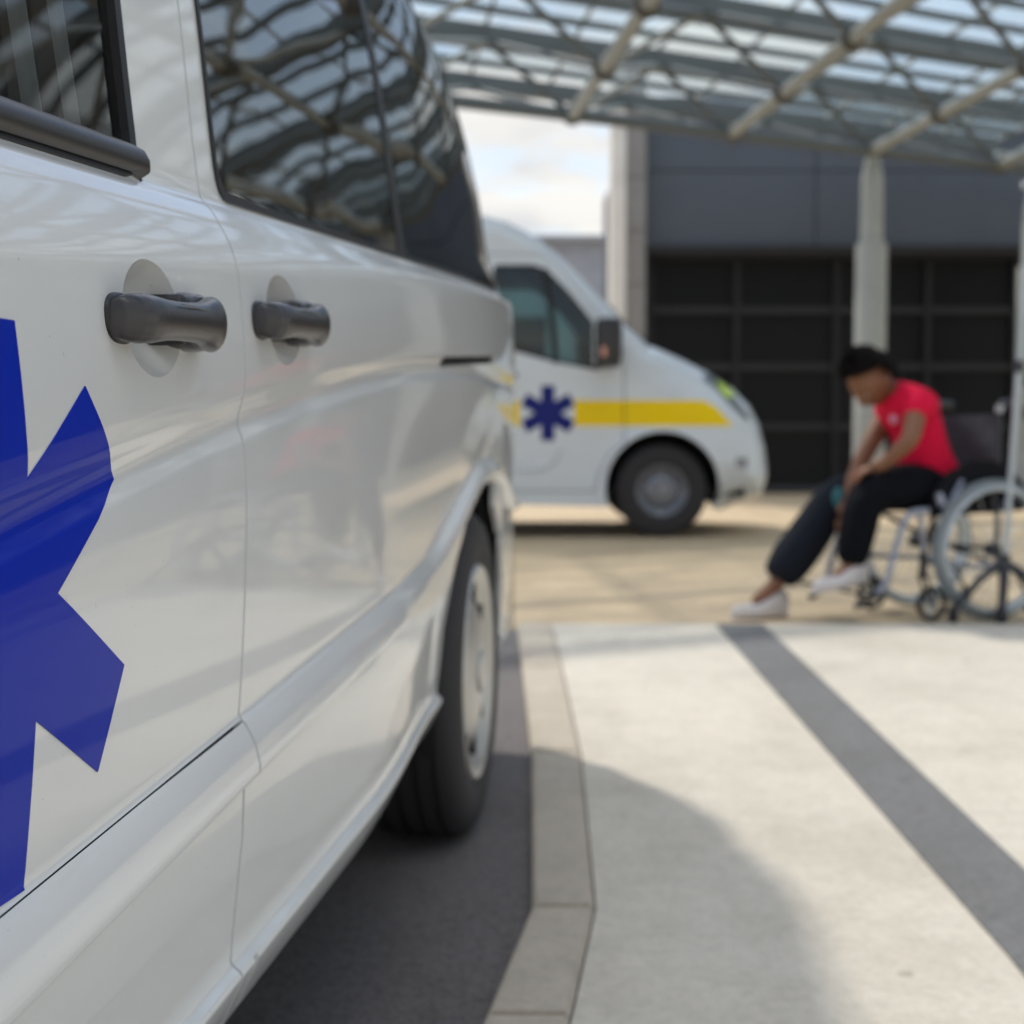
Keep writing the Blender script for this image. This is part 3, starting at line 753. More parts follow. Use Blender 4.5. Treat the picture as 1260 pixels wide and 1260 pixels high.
mk.part('body', lambda x,z: not mA(x,z) and not inpoly(mwi,x,z), surfB, W2, mv, side=-1)
mk.part('window_pane', lambda x,z: inpoly(mwi,x,z), surfB, M['teglass'], mv, side=-1, thick=0)
mk.part('inner_lining', lambda x,z: not mA(x,z) and not inpoly(mwin,x,z) and .35 < z < 1.9 and -3.8 < x < .8, surfB, M['dark'], mv, off=-.05, thick=0)
def NM(nme,a,b,m,c): return top_sheet(nme, dense(mo[a:b+1],.06), surfB, MW, m, mv, c)
NM('rear_doors',0,3,W2,.01); NM('roof',3,11,W2,.04); NM('windscreen',11,13,M['teglass'],.07); NM('scuttle',13,14,M['seal'],.06); NM('bonnet',14,17,W2,.05)
NM('front_grille',17,20,M['trim'],.07); NM('front_bumper',20,23,W2,.07)
bm = bmesh.new(); box(bm,(-MW/2,-1.0,.33),(1.8,5.5,.06)); obj('floor_pan', bm, M['dark'], mv)
bm = bmesh.new(); box(bm,(-MW/2,-.66,1.3),(1.84,.03,1.9)); obj('bulkhead', bm, M['far'], mv)
bm = bmesh.new(); box(bm,(-MW/2,.95,1.14),(1.7,.34,.30),bev=.06); obj('dashboard', bm, M['seat'], mv, smooth=50)
for x_ in (-.5,-1.45):
    bm = bmesh.new(); box(bm,(x_,.02,.85),(.5,.5,.18),bev=.05); st = obj('cab_seat', bm, M['seat'], mv, smooth=50)
    bm = bmesh.new(); box(bm,(x_,-.26,1.22),(.48,.14,.66),bev=.05); obj('seat_back', bm, M['seat'], st, smooth=50)
    bm = bmesh.new(); box(bm,(x_,-.28,1.66),(.26,.10,.18),bev=.04); obj('head_rest', bm, M['seat'], st, smooth=50)
for c in MWC:
    for f_ in (1,-1):
        bm = bmesh.new(); N = 24; A=[];B=[]
        for k in range(N+1):
            a = -.25+(math.pi+.5)*k/N; y_,z_ = c[0]+.435*math.cos(a), c[1]+.01+.435*math.sin(a)
            x0,x1 = (-.03,-.42) if f_>0 else (-MW+.03,-MW+.42)
            A.append(bm.verts.new((x0,y_,z_))); B.append(bm.verts.new((x1,y_,z_)))
        for k in range(N): bm.faces.new((A[k],A[k+1],B[k+1],B[k]))
        bm.faces.new(B); obj('wheel_housing', bm, M['dark'], mv)
        wheel('wheel', (-.03 if f_>0 else -MW+.03, c[0], .345), mv, .345, .22, .195, 'steel', f_)
# window post, mirror, side step moulding, handle
def onB(s,z,o=0): return (-float(surfB(np.array([s]),np.array([z]))[0])+o, s, z)
bm = bmesh.new(); tube(bm,[onB(.245,1.99,-.002),onB(.30,1.6,0),onB(.325,1.29,.002)],.022,6); obj('window_divider', bm, M['seal'], md)
bm = bmesh.new(); box(bm,(.20,.70,1.43),(.22,.20,.37),bev=.085); mm = obj('door_mirror', bm, M['trim'], md, smooth=50)
bm = bmesh.new(); tube(bm,[onB(.72,1.34,0),(.10,.71,1.36)],.03,8); obj('mirror_arm', bm, M['trim'], mm)
bm = bmesh.new(); box(bm,(.20,.592,1.43),(.20,.006,.32)); obj('mirror_glass', bm, M['chrome'], mm)
bm = bmesh.new(); box(bm,(.312,.66,1.36),(.012,.035,.07),bev=.005); obj('repeater_lamp', bm, mat('salmon lens',(.7,.35,.25),.3), mm)
bm = bmesh.new(); tube(bm, arc([onB(-.05,.50,.004),onB(.20,.505,.004),onB(.31,.56,.004),onB(.36,.66,.004)]),.012,6); obj('door_moulding', bm, W2, md, smooth=60)
bm = bmesh.new(); tube(bm, arc([onB(-.16,1.20,.004),onB(-.1,1.205,.035),onB(.0,1.205,.035),onB(.03,1.2,.004)]),.016,6); obj('door_handle', bm, M['trim'], md, smooth=60)
for s_ in (.9,):
    bm = bmesh.new(); tube(bm, arc([onB(1.04,1.435,-.10),(-.45,1.02,1.49),(-.9,.95,1.56)]),.010,5); obj('wiper', bm, M['seal'], mv)

# ------------------------------------------------------------------ wheelchair
WR = math.atan2(-.342,-.94); wc_o = Vector((2.005,6.665,0))
wc = empty('wheelchair', wc_o, WR, label='grey framed wheelchair with black seat the person in red sits in', cat='wheelchair')
for sgn in (1,-1):                               # +y is the side nearer the camera
    y = sgn*.275; z = .305; wx = .04
    Mx = Matrix.Translation((wx,y,z)) @ Matrix.Rotation(R(90),4,'Z')
    bm = bmesh.new(); ring=[(.016*math.cos(a),.290+.015*math.sin(a)) for a in [2*math.pi*k/10 for k in range(10)]]
    lathe(bm, ring, 64, Mx, True); ty = obj('drive_wheel', bm, M['greytyre'], wc, smooth=60)
    bm = bmesh.new(); lathe(bm, [(-.014,.284),(.014,.284),(.011,.256),(-.011,.256)], 64, Mx, True); obj('rim', bm, M['alu'], ty, smooth=40)
    bm = bmesh.new(); ring=[(.011*math.cos(a),.266+.011*math.sin(a)) for a in [2*math.pi*k/8 for k in range(8)]]
    lathe(bm, ring, 64, Matrix.Translation((wx,y+sgn*.034,z)) @ Matrix.Rotation(R(90),4,'Z'), True)
    for k in range(6):
        a = 2*math.pi*k/6+.3; tube(bm,[(wx+.262*math.cos(a),y+sgn*.034,z+.262*math.sin(a)),(wx+.272*math.cos(a),y+sgn*.008,z+.272*math.sin(a))],.004,5)
    obj('push_rim', bm, M['alu'], ty, smooth=60)
    bm = bmesh.new()
    for k in range(20):
        a = 2*math.pi*k/20; b_ = a+(.5 if k%2 else -.5); o_ = .022*(1 if k%4<2 else -1)
        tube(bm,[(wx+.03*math.cos(b_),y+o_,z+.03*math.sin(b_)),(wx+.268*math.cos(a),y,z+.268*math.sin(a))],.0014,4)
    obj('spokes', bm, M['chrome'], ty)
    bm = bmesh.new(); lathe(bm,[(-.035,.001),(-.035,.022),(-.02,.032),(.02,.032),(.035,.022),(.035,.001)],20,Mx); obj('hub', bm, M['dframe'], ty, smooth=40)
    # side frame
    ys = sgn*.225
    fr = bmesh.new(); tube(fr, arc([(-.02,ys,.93),(-.02,ys,.55),(-.02,ys,.20)],4), .0125, 8); obj('back_post', fr, M['dframe'], wc, smooth=60)
    fr = bmesh.new(); tube(fr, arc([(-.03,ys,.47),(.20,ys,.475),(.38,ys,.475),(.435,ys,.455),(.475,ys,.38),(.535,ys,.19),(.565,ys*.92,.13)],5), .014, 10); obj('front_frame', fr, M['frame'], wc, smooth=60)
    fr = bmesh.new(); tube(fr, arc([(-.03,ys,.23),(.15,ys,.235),(.33,ys,.26),(.36,ys,.36),(.375,ys,.47)],5), .0125, 8); obj('lower_frame', fr, M['frame'], wc, smooth=60)
    # castor
    cx0 = .385
    fr = bmesh.new(); tube(fr,[(.355,ys,.30),(.355,ys,.20)],.019,8); tube(fr,[(.355,ys-.03,.20),(.355,ys+.03,.20)],.012,6)
    for d_ in (-.028,.028): tube(fr,[(.355,ys+d_,.20),(.31+.0,ys+d_,.078)],.008,6)
    fk = obj('castor_fork', fr, M['dframe'], wc, smooth=60)
    Mc = Matrix.Translation((.31,ys,.078)) @ Matrix.Rotation(R(90),4,'Z')
    bm = bmesh.new(); lathe(bm,[(.014*math.cos(a),.064+.013*math.sin(a)) for a in [2*math.pi*k/8 for k in range(8)]],36,Mc,True); ct = obj('castor', bm, M['rubber'], wc, smooth=60)
    bm = bmesh.new()
    for k in range(5):
        a = 2*math.pi*k/5; tube(bm,[(.31,ys,.078),(.31+.055*math.cos(a),ys,.078+.055*math.sin(a))],.008,6)
    obj('castor_hub', bm, M['alu'], ct)
    # footplate
    fr = bmesh.new(); T = Matrix.Translation((.62,sgn*.12,.125)) @ Matrix.Rotation(R(-12),4,'Y'); box(fr,(0,0,0),(.17,.17,.014),bev=.004,mat=T)
    obj('footplate', fr, M['dframe'], wc)
    fr = bmesh.new(); tube(fr, arc([(.555,ys*.92,.145),(.60,ys*.85,.10),(.66,ys*.8,.075)],4), .014, 8); obj('heel_loop', fr, M['dframe'], wc, smooth=60)
    # handle, guard, brake, anti-tip
    fr = bmesh.new(); tube(fr, arc([(-.02,ys,.90),(-.03,ys,.925),(-.055,ys,.935),(-.11,ys,.930)],4), [.0125]*4+[.017]*9, 8); obj('push_handle', fr, M['dframe'], wc, smooth=60)
    fr = bmesh.new(); tube(fr,[(-.02,ys,.895),(-.02,ys,.925)],.016,8); obj('handle_collar', fr, M['alu'], wc)
    fr = bmesh.new()
    pts = [(-.15,.47),(-.15,.58),(-.06,.66),(.04,.69),(.14,.685),(.25,.64),(.32,.56),(.34,.45)]
    A = [fr.verts.new((x_,ys+.010*sgn,z_)) for x_,z_ in pts]; B = [fr.verts.new((x_,ys+.018*sgn,z_)) for x_,z_ in pts]
    fr.faces.new(A); fr.faces.new(B[::-1])
    for q in range(len(pts)): fr.faces.new((A[q],A[(q+1)%len(pts)],B[(q+1)%len(pts)],B[q]))
    obj('side_guard', fr, M['canvas'], wc)
    fr = bmesh.new(); tube(fr,[(.28,ys+.03*sgn,.46),(.24,ys+.03*sgn,.52),(.19,ys+.035*sgn,.605)],.010,6); tube(fr,[(.30,ys+.02*sgn,.55),(.285,ys+.03*sgn,.50)],.018,8); obj('brake_lever', fr, M['frame'], wc, smooth=60)
    fr = bmesh.new(); tube(fr, arc([(-.02,ys,.25),(-.12,ys,.20),(-.20,ys,.075)],4),.011,7); tube(fr,[(-.20,ys-.012,.045),(-.20,ys+.012,.045)],.03,14); obj('anti_tip_bar', fr, M['dframe'], wc, smooth=60)
bm = bmesh.new(); tube(bm,[(.02,-.225,.25),(.18,0,.34),(.30,.225,.46)],.011,7); tube(bm,[(.02,.225,.25),(.18,0,.345),(.30,-.225,.46)],.011,7); tube(bm,[(.04,-.26,.305),(.04,.26,.305)],.011,8); obj('cross_brace', bm, M['dframe'], wc, smooth=60)
bm = bmesh.new()
g = [[bm.verts.new((-.01+.43*i/8, -.225+.45*j/8, .488-.025*math.sin(math.pi*j/8))) for j in range(9)] for i in range(9)]
for i in range(8):
    for j in range(8): bm.faces.new((g[i][j],g[i+1][j],g[i+1][j+1],g[i][j+1]))
bmesh.ops.solidify(bm, geom=bm.faces[:], thickness=.045); obj('seat', bm, M['canvas'], wc, smooth=50)
bm = bmesh.new()
g = [[bm.verts.new((-.015-.045*math.sin(math.pi*j/8)-.01*math.sin(i*1.3+j*.8), -.225+.45*j/8, .50+.385*i/8)) for j in range(9)] for i in range(9)]
for i in range(8):
    for j in range(8): bm.faces.new((g[i][j],g[i+1][j],g[i+1][j+1],g[i][j+1]))
bmesh.ops.solidify(bm, geom=bm.faces[:], thickness=.012); obj('backrest', bm, M['canvas2'], wc, smooth=50)

# ------------------------------------------------------------------ person
def skin_mesh(J, E, root, sub=2):
    me = bpy.data.meshes.new('t'); names = list(J)
    me.from_pydata([J[n][:3] for n in names],[(names.index(a),names.index(b)) for a,b in E],[])
    o = bpy.data.objects.new('t',me); COL.objects.link(o)
    md_ = o.modifiers.new('s','SKIN'); md_.use_smooth_shade = True
    for i,n in enumerate(names):
        r = J[n][3]; r2 = J[n][4] if len(J[n])>4 else r
        me.skin_vertices[0].data[i].radius = (r,r2); me.skin_vertices[0].data[i].use_root = (n==root)
    o.modifiers.new('u','SUBSURF').levels = sub
    dg = bpy.context.evaluated_depsgraph_get(); ev = o.evaluated_get(dg); out = bpy.data.meshes.new_from_object(ev)
    bpy.data.objects.remove(o); return out
def from_meshes(name, meshes, m, parent, **k):
    bm = bmesh.new()
    for x in meshes: bm.from_mesh(x)
    for f in bm.faces: f.smooth = True
    me = bpy.data.meshes.new(name); bm.to_mesh(me); bm.free(); me.materials.append(m)
    me.polygons.foreach_set('use_smooth',[True]*len(me.polygons))
    o = bpy.data.objects.new(name,me); link(o,parent); return tag(o, **k)
pr = empty('person', wc_o, WR, label='person in red T-shirt hunched forward in the wheelchair, one foot on the ground', cat='person')
ang = {}
hip=(.09,0,.575)
J = {'hip':(.18,0,.58,.12,.10),'belly':(.205,0,.70,.11,.09),'chest':(.265,0,.85,.115,.080),'upper':(.335,0,.95,.09,.065),'neck':(.395,.0,.995,.050),'head0':(.43,0,1.002,.053),
     'shN':(.345,.150,.930,.054),'elN':(.455,.265,.775,.041),'wrN':(.53,.165,.670,.029),'haN':(.565,.145,.658,.035,.02),
     'shF':(.270,-.145,.930,.054),'elF':(.44,-.11,.70,.041),'wrF':(.56,-.07,.50,.029),'haF':(.585,-.045,.44,.036,.02),
     'thN':(.18,.10,.55,.088),'knN':(.585,.125,.555,.064),'shinN':(.615,.125,.38,.052),'anN':(.645,.125,.235,.038),'ftN':(.74,.13,.175,.036,.03),
     'thF':(.18,-.10,.55,.088),'knF':(.54,-.15,.53,.064),'shinF':(.68,-.17,.33,.052),'anF':(.83,-.19,.135,.038),'ftF':(.94,-.20,.05,.036,.028)}
E_ = [('hip','belly'),('belly','chest'),('chest','upper'),('upper','neck'),('neck','head0'),('upper','shN'),('shN','elN'),('elN','wrN'),('wrN','haN'),('upper','shF'),('shF','elF'),('elF','wrF'),('wrF','haF'),
      ('hip','thN'),('thN','knN'),('knN','shinN'),('shinN','anN'),('anN','ftN'),('hip','thF'),('thF','knF'),('knF','shinF'),('shinF','anF'),('anF','ftF')]
meshes = [skin_mesh(J,E_,'hip',2)]
# head: face turned down and slightly to the near side
HC = Vector((.485,.0,1.030)); HR = Matrix.Translation(HC) @ Matrix.Rotation(R(10),4,'Z') @ Matrix.Rotation(R(58),4,'Y')
bm = bmesh.new(); bmesh.ops.create_uvsphere(bm, u_segments=40, v_segments=28, radius=1)
for v in bm.verts:
    x,y,z = v.co
    w_ = .076*(1-.20*max(0,-z)**1.5); d_ = .097; h_ = .118
    fx = x*d_; 
    if x > 0:
        fx *= 1-.10*max(0,z)
        fx += .022*math.exp(-((y/.18)**2+((z+.16)/.17)**2))          # nose
        fx += .006*math.exp(-((y/.35)**2+((z+.52)/.10)**2))          # mouth
        fx -= .010*math.exp(-(((abs(y)-.38)/.16)**2+((z-.03)/.12)**2)) # eye sockets
        fx += .008*math.exp(-((y/.4)**2+((z-.22)/.10)**2))           # brow
        fx += .010*math.exp(-((y/.3)**2+((z+.85)/.15)**2))           # chin
    else: fx -= .010*max(0,z)
    v.co = (fx, y*w_, z*h_)
for s_ in (1,-1):
    T = Matrix.Translation((-.005,s_*.077,-.005)) @ Matrix.Diagonal((.020,.008,.032,1))
    bmesh.ops.create_uvsphere(bm, u_segments=12, v_segments=8, radius=1, matrix=T)
bmesh.ops.transform(bm, matrix=HR, verts=bm.verts); t_ = bpy.data.meshes.new('h'); bm.to_mesh(t_); bm.free(); meshes.append(t_)
def hand(wr, pa, side, curl):
    """palm at pa, fingers carry on from wrist to palm direction and curl down"""
    wv = Vector(wr); pv = Vector(pa); d = (pv-wv).normalized(); lat = Vector((0,1,0)); lat = (lat-d*lat.dot(d)).normalized(); dn = d.cross(lat); 
    if dn.z > 0: dn = -dn
    for k,(o_,L) in enumerate(((-.030,.066),(-.010,.078),(.010,.074),(.029,.058))):
        p0 = pv+lat*o_*.8; p1 = p0+d*.035+lat*o_*.2; p2 = p1+(d*math.cos(curl)+dn*math.sin(curl))*L*.5; p3 = p2+(d*math.cos(curl*1.9)+dn*math.sin(curl*1.9))*L*.45
        meshes.append(skin_mesh({'a':(*p0,.010),'b':(*p1,.0095),'c':(*p2,.0085),'d':(*p3,.007)},[('a','b'),('b','c'),('c','d')],'a',1))
    q0 = pv-d*.02+lat*side*.022; q1 = q0+lat*side*.028+d*.022+dn*.01; q2 = q1+d*.03+lat*side*.004+dn*.012
    meshes.append(skin_mesh({'a':(*q0,.012),'b':(*q1,.0105),'c':(*q2,.008)},[('a','b'),('b','c')],'a',1))
hand(J['wrN'][:3],J['haN'][:3],-1,.5); hand(J['wrF'][:3],J['haF'][:3],1,.5)
from_meshes('body', meshes, M['skin'], pr)
# eyes
for s_ in (1,-1):
    bm = bmesh.new(); bmesh.ops.create_uvsphere(bm,u_segments=12,v_segments=8,radius=.0115,matrix=HR @ Matrix.Translation((.073,s_*.029,.003))); obj('eye', bm, M['shoe'], pr, smooth=60)
# hair: tight dark curls
bm = bmesh.new(); bmesh.ops.create_uvsphere(bm,u_segments=64,v_segments=44,radius=1)
dele = []
for v in bm.verts:
    x,y,z = v.co; hl_ = .30+.55*max(0,x) if x > -.1 else -.35
    if z < hl_-.15*(x<-.3): dele.append(v)
    n_ = random.uniform(-.012,.012); v.co = (x*(.122+n_)-.014, y*(.104+n_), z*(.158+n_)+.012)
bmesh.ops.delete(bm, geom=dele, context='VERTS'); bmesh.ops.transform(bm, matrix=HR, verts=bm.verts); obj('hair', bm, M['hair'], pr, smooth=80)
# T-shirt
JT = {'hip':(.175,0,.61,.130,.110),'belly':(.195,0,.71,.140,.115),'chest':(.255,0,.85,.150,.112),'upper':(.328,0,.948,.128,.098),'neck':(.385,0,.990,.072),
      'shN':(.345,.158,.930,.074),'slN':(.398,.216,.858,.066),'shF':(.270,-.150,.930,.070),'slF':(.33,-.15,.845,.062)}
from_meshes('t_shirt',[skin_mesh(JT,[('hip','belly'),('belly','chest'),('chest','upper'),('upper','neck'),('upper','shN'),('shN','slN'),('upper','shF'),('shF','slF')],'belly',2)],M['shirt'],pr)
bm = bmesh.new(); bmesh.ops.create_uvsphere(bm,u_segments=12,v_segments=8,radius=1,matrix=Matrix.Translation((.40,.06,.865)) @ Matrix.Diagonal((.016,.026,.022,1))); obj('shirt_print', bm, M['sock'], pr, smooth=60)
# trousers, each leg its own look: near leg black, far leg paler
JP = {'hip':(.17,0,.57,.140,.115),'waist':(.18,0,.62,.128,.105),'thN':(.20,.105,.56,.116),'midN':(.36,.118,.575,.116),'knN':(.580,.125,.560,.098),'shN':(.615,.125,.40,.088),'cuN':(.650,.125,.235,.066),
      'thF':(.20,-.105,.56,.108),'midF':(.36,-.13,.565,.100)}
from_meshes('trousers',[skin_mesh(JP,[('hip','waist'),('hip','thN'),('thN','midN'),('midN','knN'),('knN','shN'),('shN','cuN'),('hip','thF'),('thF','midF')],'hip',2)],M['trouser'],pr)
JF = {'a':(.30,-.125,.575,.095),'k':(.545,-.15,.540,.088),'b':(.655,-.168,.375,.102),'c':(.755,-.18,.245,.106),'d':(.80,-.187,.185,.090),'e':(.822,-.19,.150,.070)}
from_meshes('trouser_leg',[skin_mesh(JF,[('a','k'),('k','b'),('b','c'),('c','d'),('d','e')],'a',2)],M['trouser2'],pr,label='paler baggy trouser leg of the outstretched leg')
bm = bmesh.new(); bmesh.ops.create_uvsphere(bm,u_segments=12,v_segments=8,radius=1,matrix=Matrix.Translation((.585,-.075,.52)) @ Matrix.Diagonal((.03,.02,.05,1))); obj('trouser_print', bm, M['teal'], pr, smooth=60)
def shoe(an, toe, zfloor, name='shoe'):
    a = Vector(an); t = Vector(toe); d = (t-a); d.z = 0; d.normalize(); l = Vector((-d.y,d.x,0)); pit = math.atan2(toe[2]-zfloor[1], 1)
    bm = bmesh.new(); rings=[]
    N=16; L=.27
    for k in range(N+1):
        u = k/N; wv = .045*math.sin(math.pi*min(1,max(.04,u*.96+.03)))**.45*(.85+.25*math.sin(math.pi*min(1,u*1.0))) ; hv = .125 if u<.16 else .125-.062*min(1,(u-.16)/.45) 
        if u > .9: hv *= 1-(u-.9)*3.5
        if u < .05: hv *= .85
        c = a+d*(-.065+L*u); z0 = zfloor[0]+(zfloor[1]-zfloor[0])*u
        ring=[]
        for q in range(14):
            an_ = 2*math.pi*q/14; cy=math.cos(an_); cz=math.sin(an_)
            ring.append(bm.verts.new((c.x+l.x*wv*math.copysign(abs(cy)**.7,cy), c.y+l.y*wv*math.copysign(abs(cy)**.7,cy), z0+hv/2+hv/2*math.copysign(abs(cz)**.6,cz))))
        rings.append(ring)
    for i in range(N):
        for q in range(14): bm.faces.new((rings[i][q],rings[i][(q+1)%14],rings[i+1][(q+1)%14],rings[i+1][q]))
    bm.faces.new(rings[0]); bm.faces.new(rings[-1]); return obj(name,bm,M['shoe'],pr,smooth=60)
shoe((.63,.125,.2),(.80,.13,.15),(.165,.125)); shoe((.835,-.19,.1),(1.0,-.20,.05),(-.010,-.010))

# ------------------------------------------------------------------ drip stand at the right edge
ds = empty('drip_stand', (2.06,6.27,0), R(20), label='slim metal drip stand on dark castors, cut by the right edge beside the wheelchair', cat='drip stand')
ds.rotation_euler = (0,R(3.0),0)
bm = bmesh.new(); tube(bm,[(0,0,.28),(0,0,1.10)],.0125,12); tube(bm,[(0,0,1.08),(0,0,1.85)],.009,12); obj('pole', bm, M['alu'], ds, smooth=60)
bm = bmesh.new(); tube(bm,[(0,0,1.06),(0,0,1.11)],.02,12); obj('pole_clamp', bm, M['dframe'], ds, smooth=60)
bm = bmesh.new(); tube(bm,[(0,0,.20),(0,0,.30)],.022,12); obj('base_hub', bm, M['dframe'], ds, smooth=60)
for a in (205,262,335,80):
    c_,s_ = math.cos(R(a)),math.sin(R(a)); rr = .12 if a in (80,) else (.16 if a == 262 else .24)
    bm = bmesh.new(); tube(bm, arc([(.01*c_,.01*s_,.26),(rr*.45*c_,rr*.45*s_*.7,.20),(rr*.9*c_,rr*.9*s_*.5,.085),(rr*c_,rr*s_*.5,.06)],4),.017,8); lg = obj('leg', bm, M['dframe'], ds, smooth=60)
    bm = bmesh.new(); lathe(bm,[(-.017,.008),(-.017,.032),(-.009,.038),(.009,.038),(.017,.032),(.017,.008)],20,Matrix.Translation((rr*c_,rr*s_*.5,.038)),True); obj('castor', bm, M['rubber'], lg, smooth=60)
for s_ in (1,-1):
    bm = bmesh.new(); tube(bm, arc([(0,0,1.83),(0,s_*.06,1.86),(0,s_*.11,1.84),(0,s_*.115,1.87)],4),.005,6); obj('bag_hook', bm, M['chrome'], ds, smooth=60)

# ------------------------------------------------------------------ canopy
ca = empty('glass_canopy', (3.385,14.2,0), 0, label='glass canopy on a steel lattice of tubes and purlins over the forecourt', cat='canopy')
O = Vector((3.385,14.2,0)); av = Vector((.874,.486,0)); bv = Vector((.098,-.995,0)).normalized(); D_ = 1.65
ZB,ZT = 3.40,3.86
def Nn(i,j): return av*(D_*i)+bv*(D_*j)+Vector((0,0,ZB))
def Tn(i,j): return av*(D_*(i+.5))+bv*(D_*(j+.10))+Vector((0,0,ZT))
def ok(p): return (p+O).y < 17.0 and (p+O).y > -4.2 and -8.5 < (p+O).x < 15
def ok2(i,j): return j < 3 or i >= -2
I_ = range(-9,9); J_ = range(0,12)
for i in I_:
    js = [j for j in J_ if ok(Nn(i,j)) and ok2(i,j)]
    if len(js) < 2: continue
    bm = bmesh.new(); tube(bm,[Nn(i,js[0]),Nn(i,js[-1])],.052,10); obj('lower_chord', bm, M['steelw'], ca, smooth=60)
for j in J_:
    is_ = [i for i in I_ if ok(Nn(i,j)) and ok2(i,j)]
    if len(is_) < 2: continue
    if j == 0 or j%4 == 0:
        bm = bmesh.new(); tube(bm,[Nn(is_[0],j),Nn(is_[-1],j)],.055,10); obj('edge_chord', bm, M['steelg'] , ca, smooth=60)
for j in range(-1,12):
    is_ = [i for i in I_ if ok(Tn(i,j)) and (j >= 0 or i < 3) and ok2(i,j)]
    if len(is_) < 2: continue
    p,q = Tn(is_[0],j),Tn(is_[-1],j); d = (q-p); L = d.length; c_ = (p+q)/2; an_ = math.atan2(d.y,d.x)
    bm = bmesh.new(); box(bm,(c_.x,c_.y,ZT+.05),(L,.11,.15),rz=an_,bev=.01); obj('purlin', bm, M['steelg'], ca)
br = []
for i in I_:
    for j in J_:
        n0 = Nn(i,j)
        if not ok(n0) or not ok2(i,j): continue
        for (a,b) in ((0,0),(-1,0),(0,-1),(-1,-1)):
            t = Tn(i+a,j+b)
            if ok(t) and ok2(i+a,j+b): br.append((n0,t))
br.sort(key=lambda e: ((e[0]+O)-Vector((5,9,3))).length+ (0 if (e[0]+O).y > 10 and abs((e[0]+O).x-2)<4.5 else 100))
rest = bmesh.new()
for k,(p,q) in enumerate(br):
    if k < 100:
        bm = bmesh.new(); tube(bm,[p,q],.026,7); obj('brace', bm, M['steelg'] if k%2 else M['steelw'], ca, smooth=60)
    else: tube(rest,[p,q],.026,6)
obj('brace', rest, M['steelg'], ca, smooth=60, kind='stuff')
nodes = []
for i in I_:
    for j in J_:
        if ok(Nn(i,j)) and ok2(i,j): nodes.append(Nn(i,j))
nodes.sort(key=lambda p: 0 if (p+O).y > 10.5 and abs((p+O).x-2)<5 else 1+(p+O).length)
rest = bmesh.new()
for k,p in enumerate(nodes):
    b_ = bmesh.new() if k < 90 else rest
    bmesh.ops.create_uvsphere(b_,u_segments=14,v_segments=10,radius=.088,matrix=Matrix.Translation(p))
    if k < 90: obj('lattice_node', b_, M['node'], ca, smooth=60)
obj('lattice_node', rest, M['node'], ca, smooth=60, kind='stuff')
for j in range(-1,6):
    is_ = [i for i in I_ if ok(Tn(i,j)) and (j >= 0 or i < 3) and ok2(i,j) and ok2(i,j+1) and ok(Tn(i,j+1))]
    if len(is_) < 2: continue
    for f_ in ((.33,.67) if j < 3 else (.5,)):
        p,q = Tn(is_[0],j).lerp(Tn(is_[0],j+1),f_),Tn(is_[-1],j).lerp(Tn(is_[-1],j+1),f_); d = q-p; c_ = (p+q)/2
        bm = bmesh.new(); box(bm,(c_.x,c_.y,ZT+.10),(d.length,.045,.05),rz=math.atan2(d.y,d.x)); obj('glazing_purlin', bm, M['steelg'], ca)
# glass roof, panes split by glazing bars; one pane strip between each pair of purlins
for j in range(-1,6):
    is_ = [i for i in I_ if ok(Tn(i,j)) and ok(Tn(i,j+1)) and (j >= 0 or i < 3) and ok2(i,j) and ok2(i,j+1)]
    if len(is_) < 2: continue
    a,b,c_,d = Tn(is_[0],j),Tn(is_[-1],j),Tn(is_[-1],j+1),Tn(is_[0],j+1)
    bm = bmesh.new(); z_ = Vector((0,0,.155)); bm.faces.new([bm.verts.new(v+z_) for v in (a,b,c_,d)]); obj('glass_panel', bm, M['roofglass'], ca)
    bm = bmesh.new(); n_ = int((b-a).length/.825)
    for k in range(n_+1):
        p = a.lerp(b,k/n_)+Vector((0,0,.135)); q = d.lerp(c_,k/n_)+Vector((0,0,.135)); m_ = (p+q)/2
        box(bm,m_,((q-p).length,.028,.035),rz=math.atan2((q-p).y,(q-p).x))
    obj('glazing_bars', bm, M['steelw'], ca)
# columns
def column(p, label):
    c = empty('canopy_column', (p.x,p.y,0), 0, label=label, cat='column', group='columns carrying the canopy')
    bm = bmesh.new(); prof = [(0,.001),(0,.18),(.02,.18),(.03,.146),(2.50,.146),(2.53,.140),(2.53,.10)]
    lathe(bm, prof, 32, Matrix.Rotation(R(-90),4,'Y')); obj('lower_shaft', bm, M['column'], c, smooth=40)
    bm = bmesh.new(); lathe(bm,[(2.53,.108),(3.14,.102),(3.28,.075),(3.36,.06)],28,Matrix.Rotation(R(-90),4,'Y')); obj('upper_shaft', bm, M['column'], c, smooth=40)
    return c
n0 = O+Nn(0,0)
column(n0, 'grey canopy column standing behind the seated person')
c2 = column(Vector((5.62,16.3,0)), 'grey canopy column at the right edge of the frame')
for z_ in (1.30,.96):
    bm = bmesh.new(); box(bm,(-.06,-.18,z_),(.10,.05,.13),bev=.01); obj('bracket', bm, M['seal'], c2)
column(O+Nn(0,4)+av*D_*4, 'grey canopy column out to the right of the forecourt')
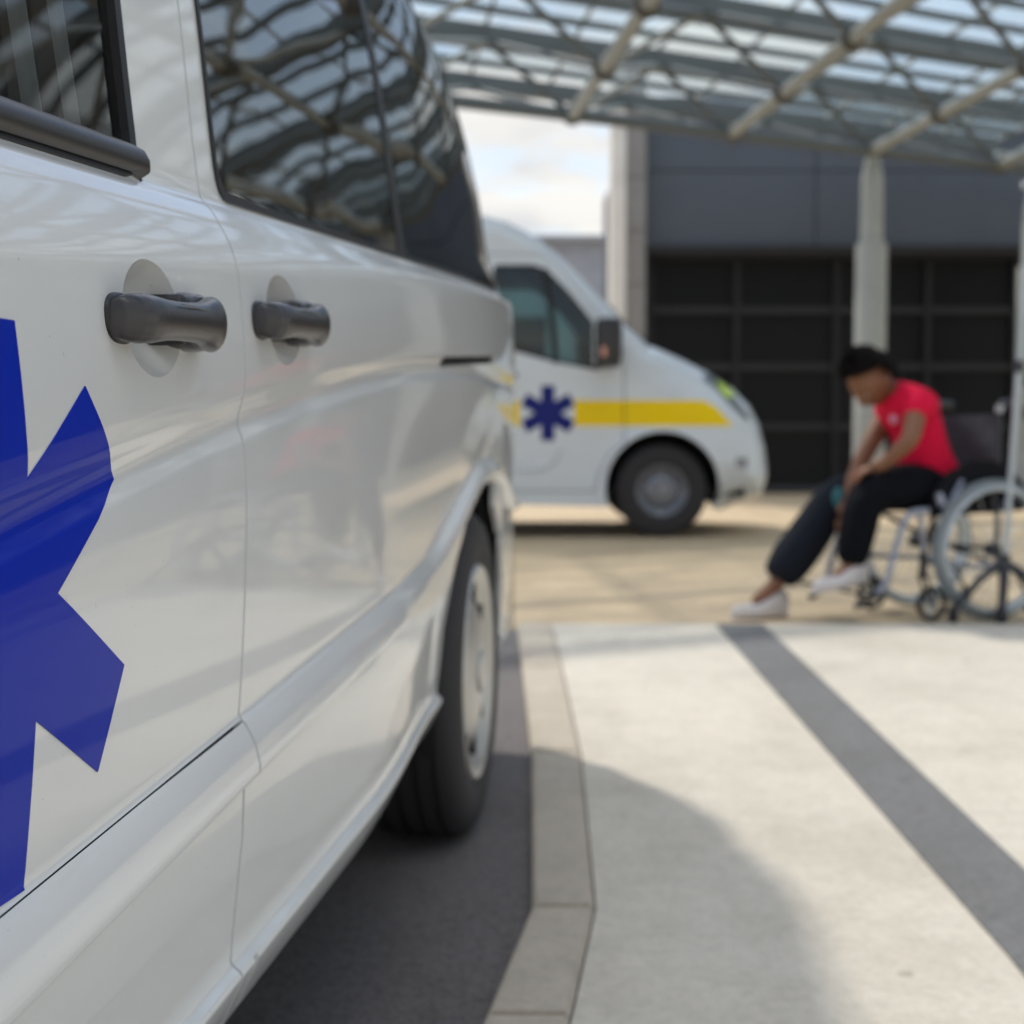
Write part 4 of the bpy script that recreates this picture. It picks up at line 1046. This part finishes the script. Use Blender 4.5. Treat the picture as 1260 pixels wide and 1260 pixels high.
# ------------------------------------------------------------------ buildings
bd = empty('dark_building', (0,18,0), 0, label='dark slate clad building with black glazed front behind the wheelchair', cat='building')
X0,X1 = 1.56,22.
bm = bmesh.new(); box(bm,((X0+X1)/2,4.0,2.32),(X1-X0,7.6,4.6)); obj('wall', bm, M['clad'], bd)
zs_ = [2.95,3.84,4.72]; xs_ = [X0,3.62,6.2,8.8,11.4,14,16.6,19.2,X1]
for a in range(2):
    for k in range(len(xs_)-1):
        bm = bmesh.new(); box(bm,((xs_[k]+xs_[k+1])/2,.10,(zs_[a]+zs_[a+1])/2),(xs_[k+1]-xs_[k]-.014,.2,zs_[a+1]-zs_[a]-.014),bev=.004); obj('cladding_panel', bm, M['clad'], bd)
bm = bmesh.new(); box(bm,((X0+X1)/2,.06,2.90),(X1-X0,.34,.10)); obj('lintel', bm, M['seal'], bd)
gx = [X0+.10,2.70,3.90,5.0,6.05]; gx += [6.05+1.15*k for k in range(1,14)]
gz = [.06,.80,1.52,2.20,2.85]
for k in range(len(gx)-1):
    bm = bmesh.new()
    for q in range(4): box(bm,((gx[k]+gx[k+1])/2,.17,(gz[q]+gz[q+1])/2),(gx[k+1]-gx[k]-.05,.02,gz[q+1]-gz[q]-.05))
    obj('window', bm, M['black'], bd)
    bm = bmesh.new(); box(bm,(gx[k],.13,1.44),(.07,.12,2.82)); obj('mullion', bm, M['mull'], bd)
for q in range(1,5):
    bm = bmesh.new(); box(bm,((X0+X1)/2,.145,gz[q]-.0),(X1-X0,.10,.085)); obj('transom', bm, mat('grey transom',(.017,.018,.021),.6), bd)
pi = empty('corner_pier', (1.36,17.9,0), 0, label='white and grey masonry pier at the left corner of the dark building', cat='pier')
bm = bmesh.new(); box(bm,(-.115,0,2.5),(.17,.5,5.0),bev=.01); obj('white_face', bm, M['wallw'], pi)
for k in range(8):
    bm = bmesh.new(); box(bm,(.09,.02,.3+.62*k),(.236,.46,.61),bev=.008); obj('block', bm, M['wallg'], pi)
fb = empty('far_building', (-4,38,0), 0, label='pale grey flat-roofed building far beyond the ambulance', cat='building')
bm = bmesh.new(); box(bm,(0,5,2.7),(20,10,5.4)); obj('wall', bm, M['far'], fb)
bm = bmesh.new(); box(bm,(0,4.98,5.47),(20.3,10.4,.14)); obj('roof_edge', bm, M['far'], fb)
for k in range(9):
    bm = bmesh.new(); box(bm,(-8.4+2.1*k,-.02,2.9),(1.3,.10,1.2)); obj('window', bm, M['black'], fb)
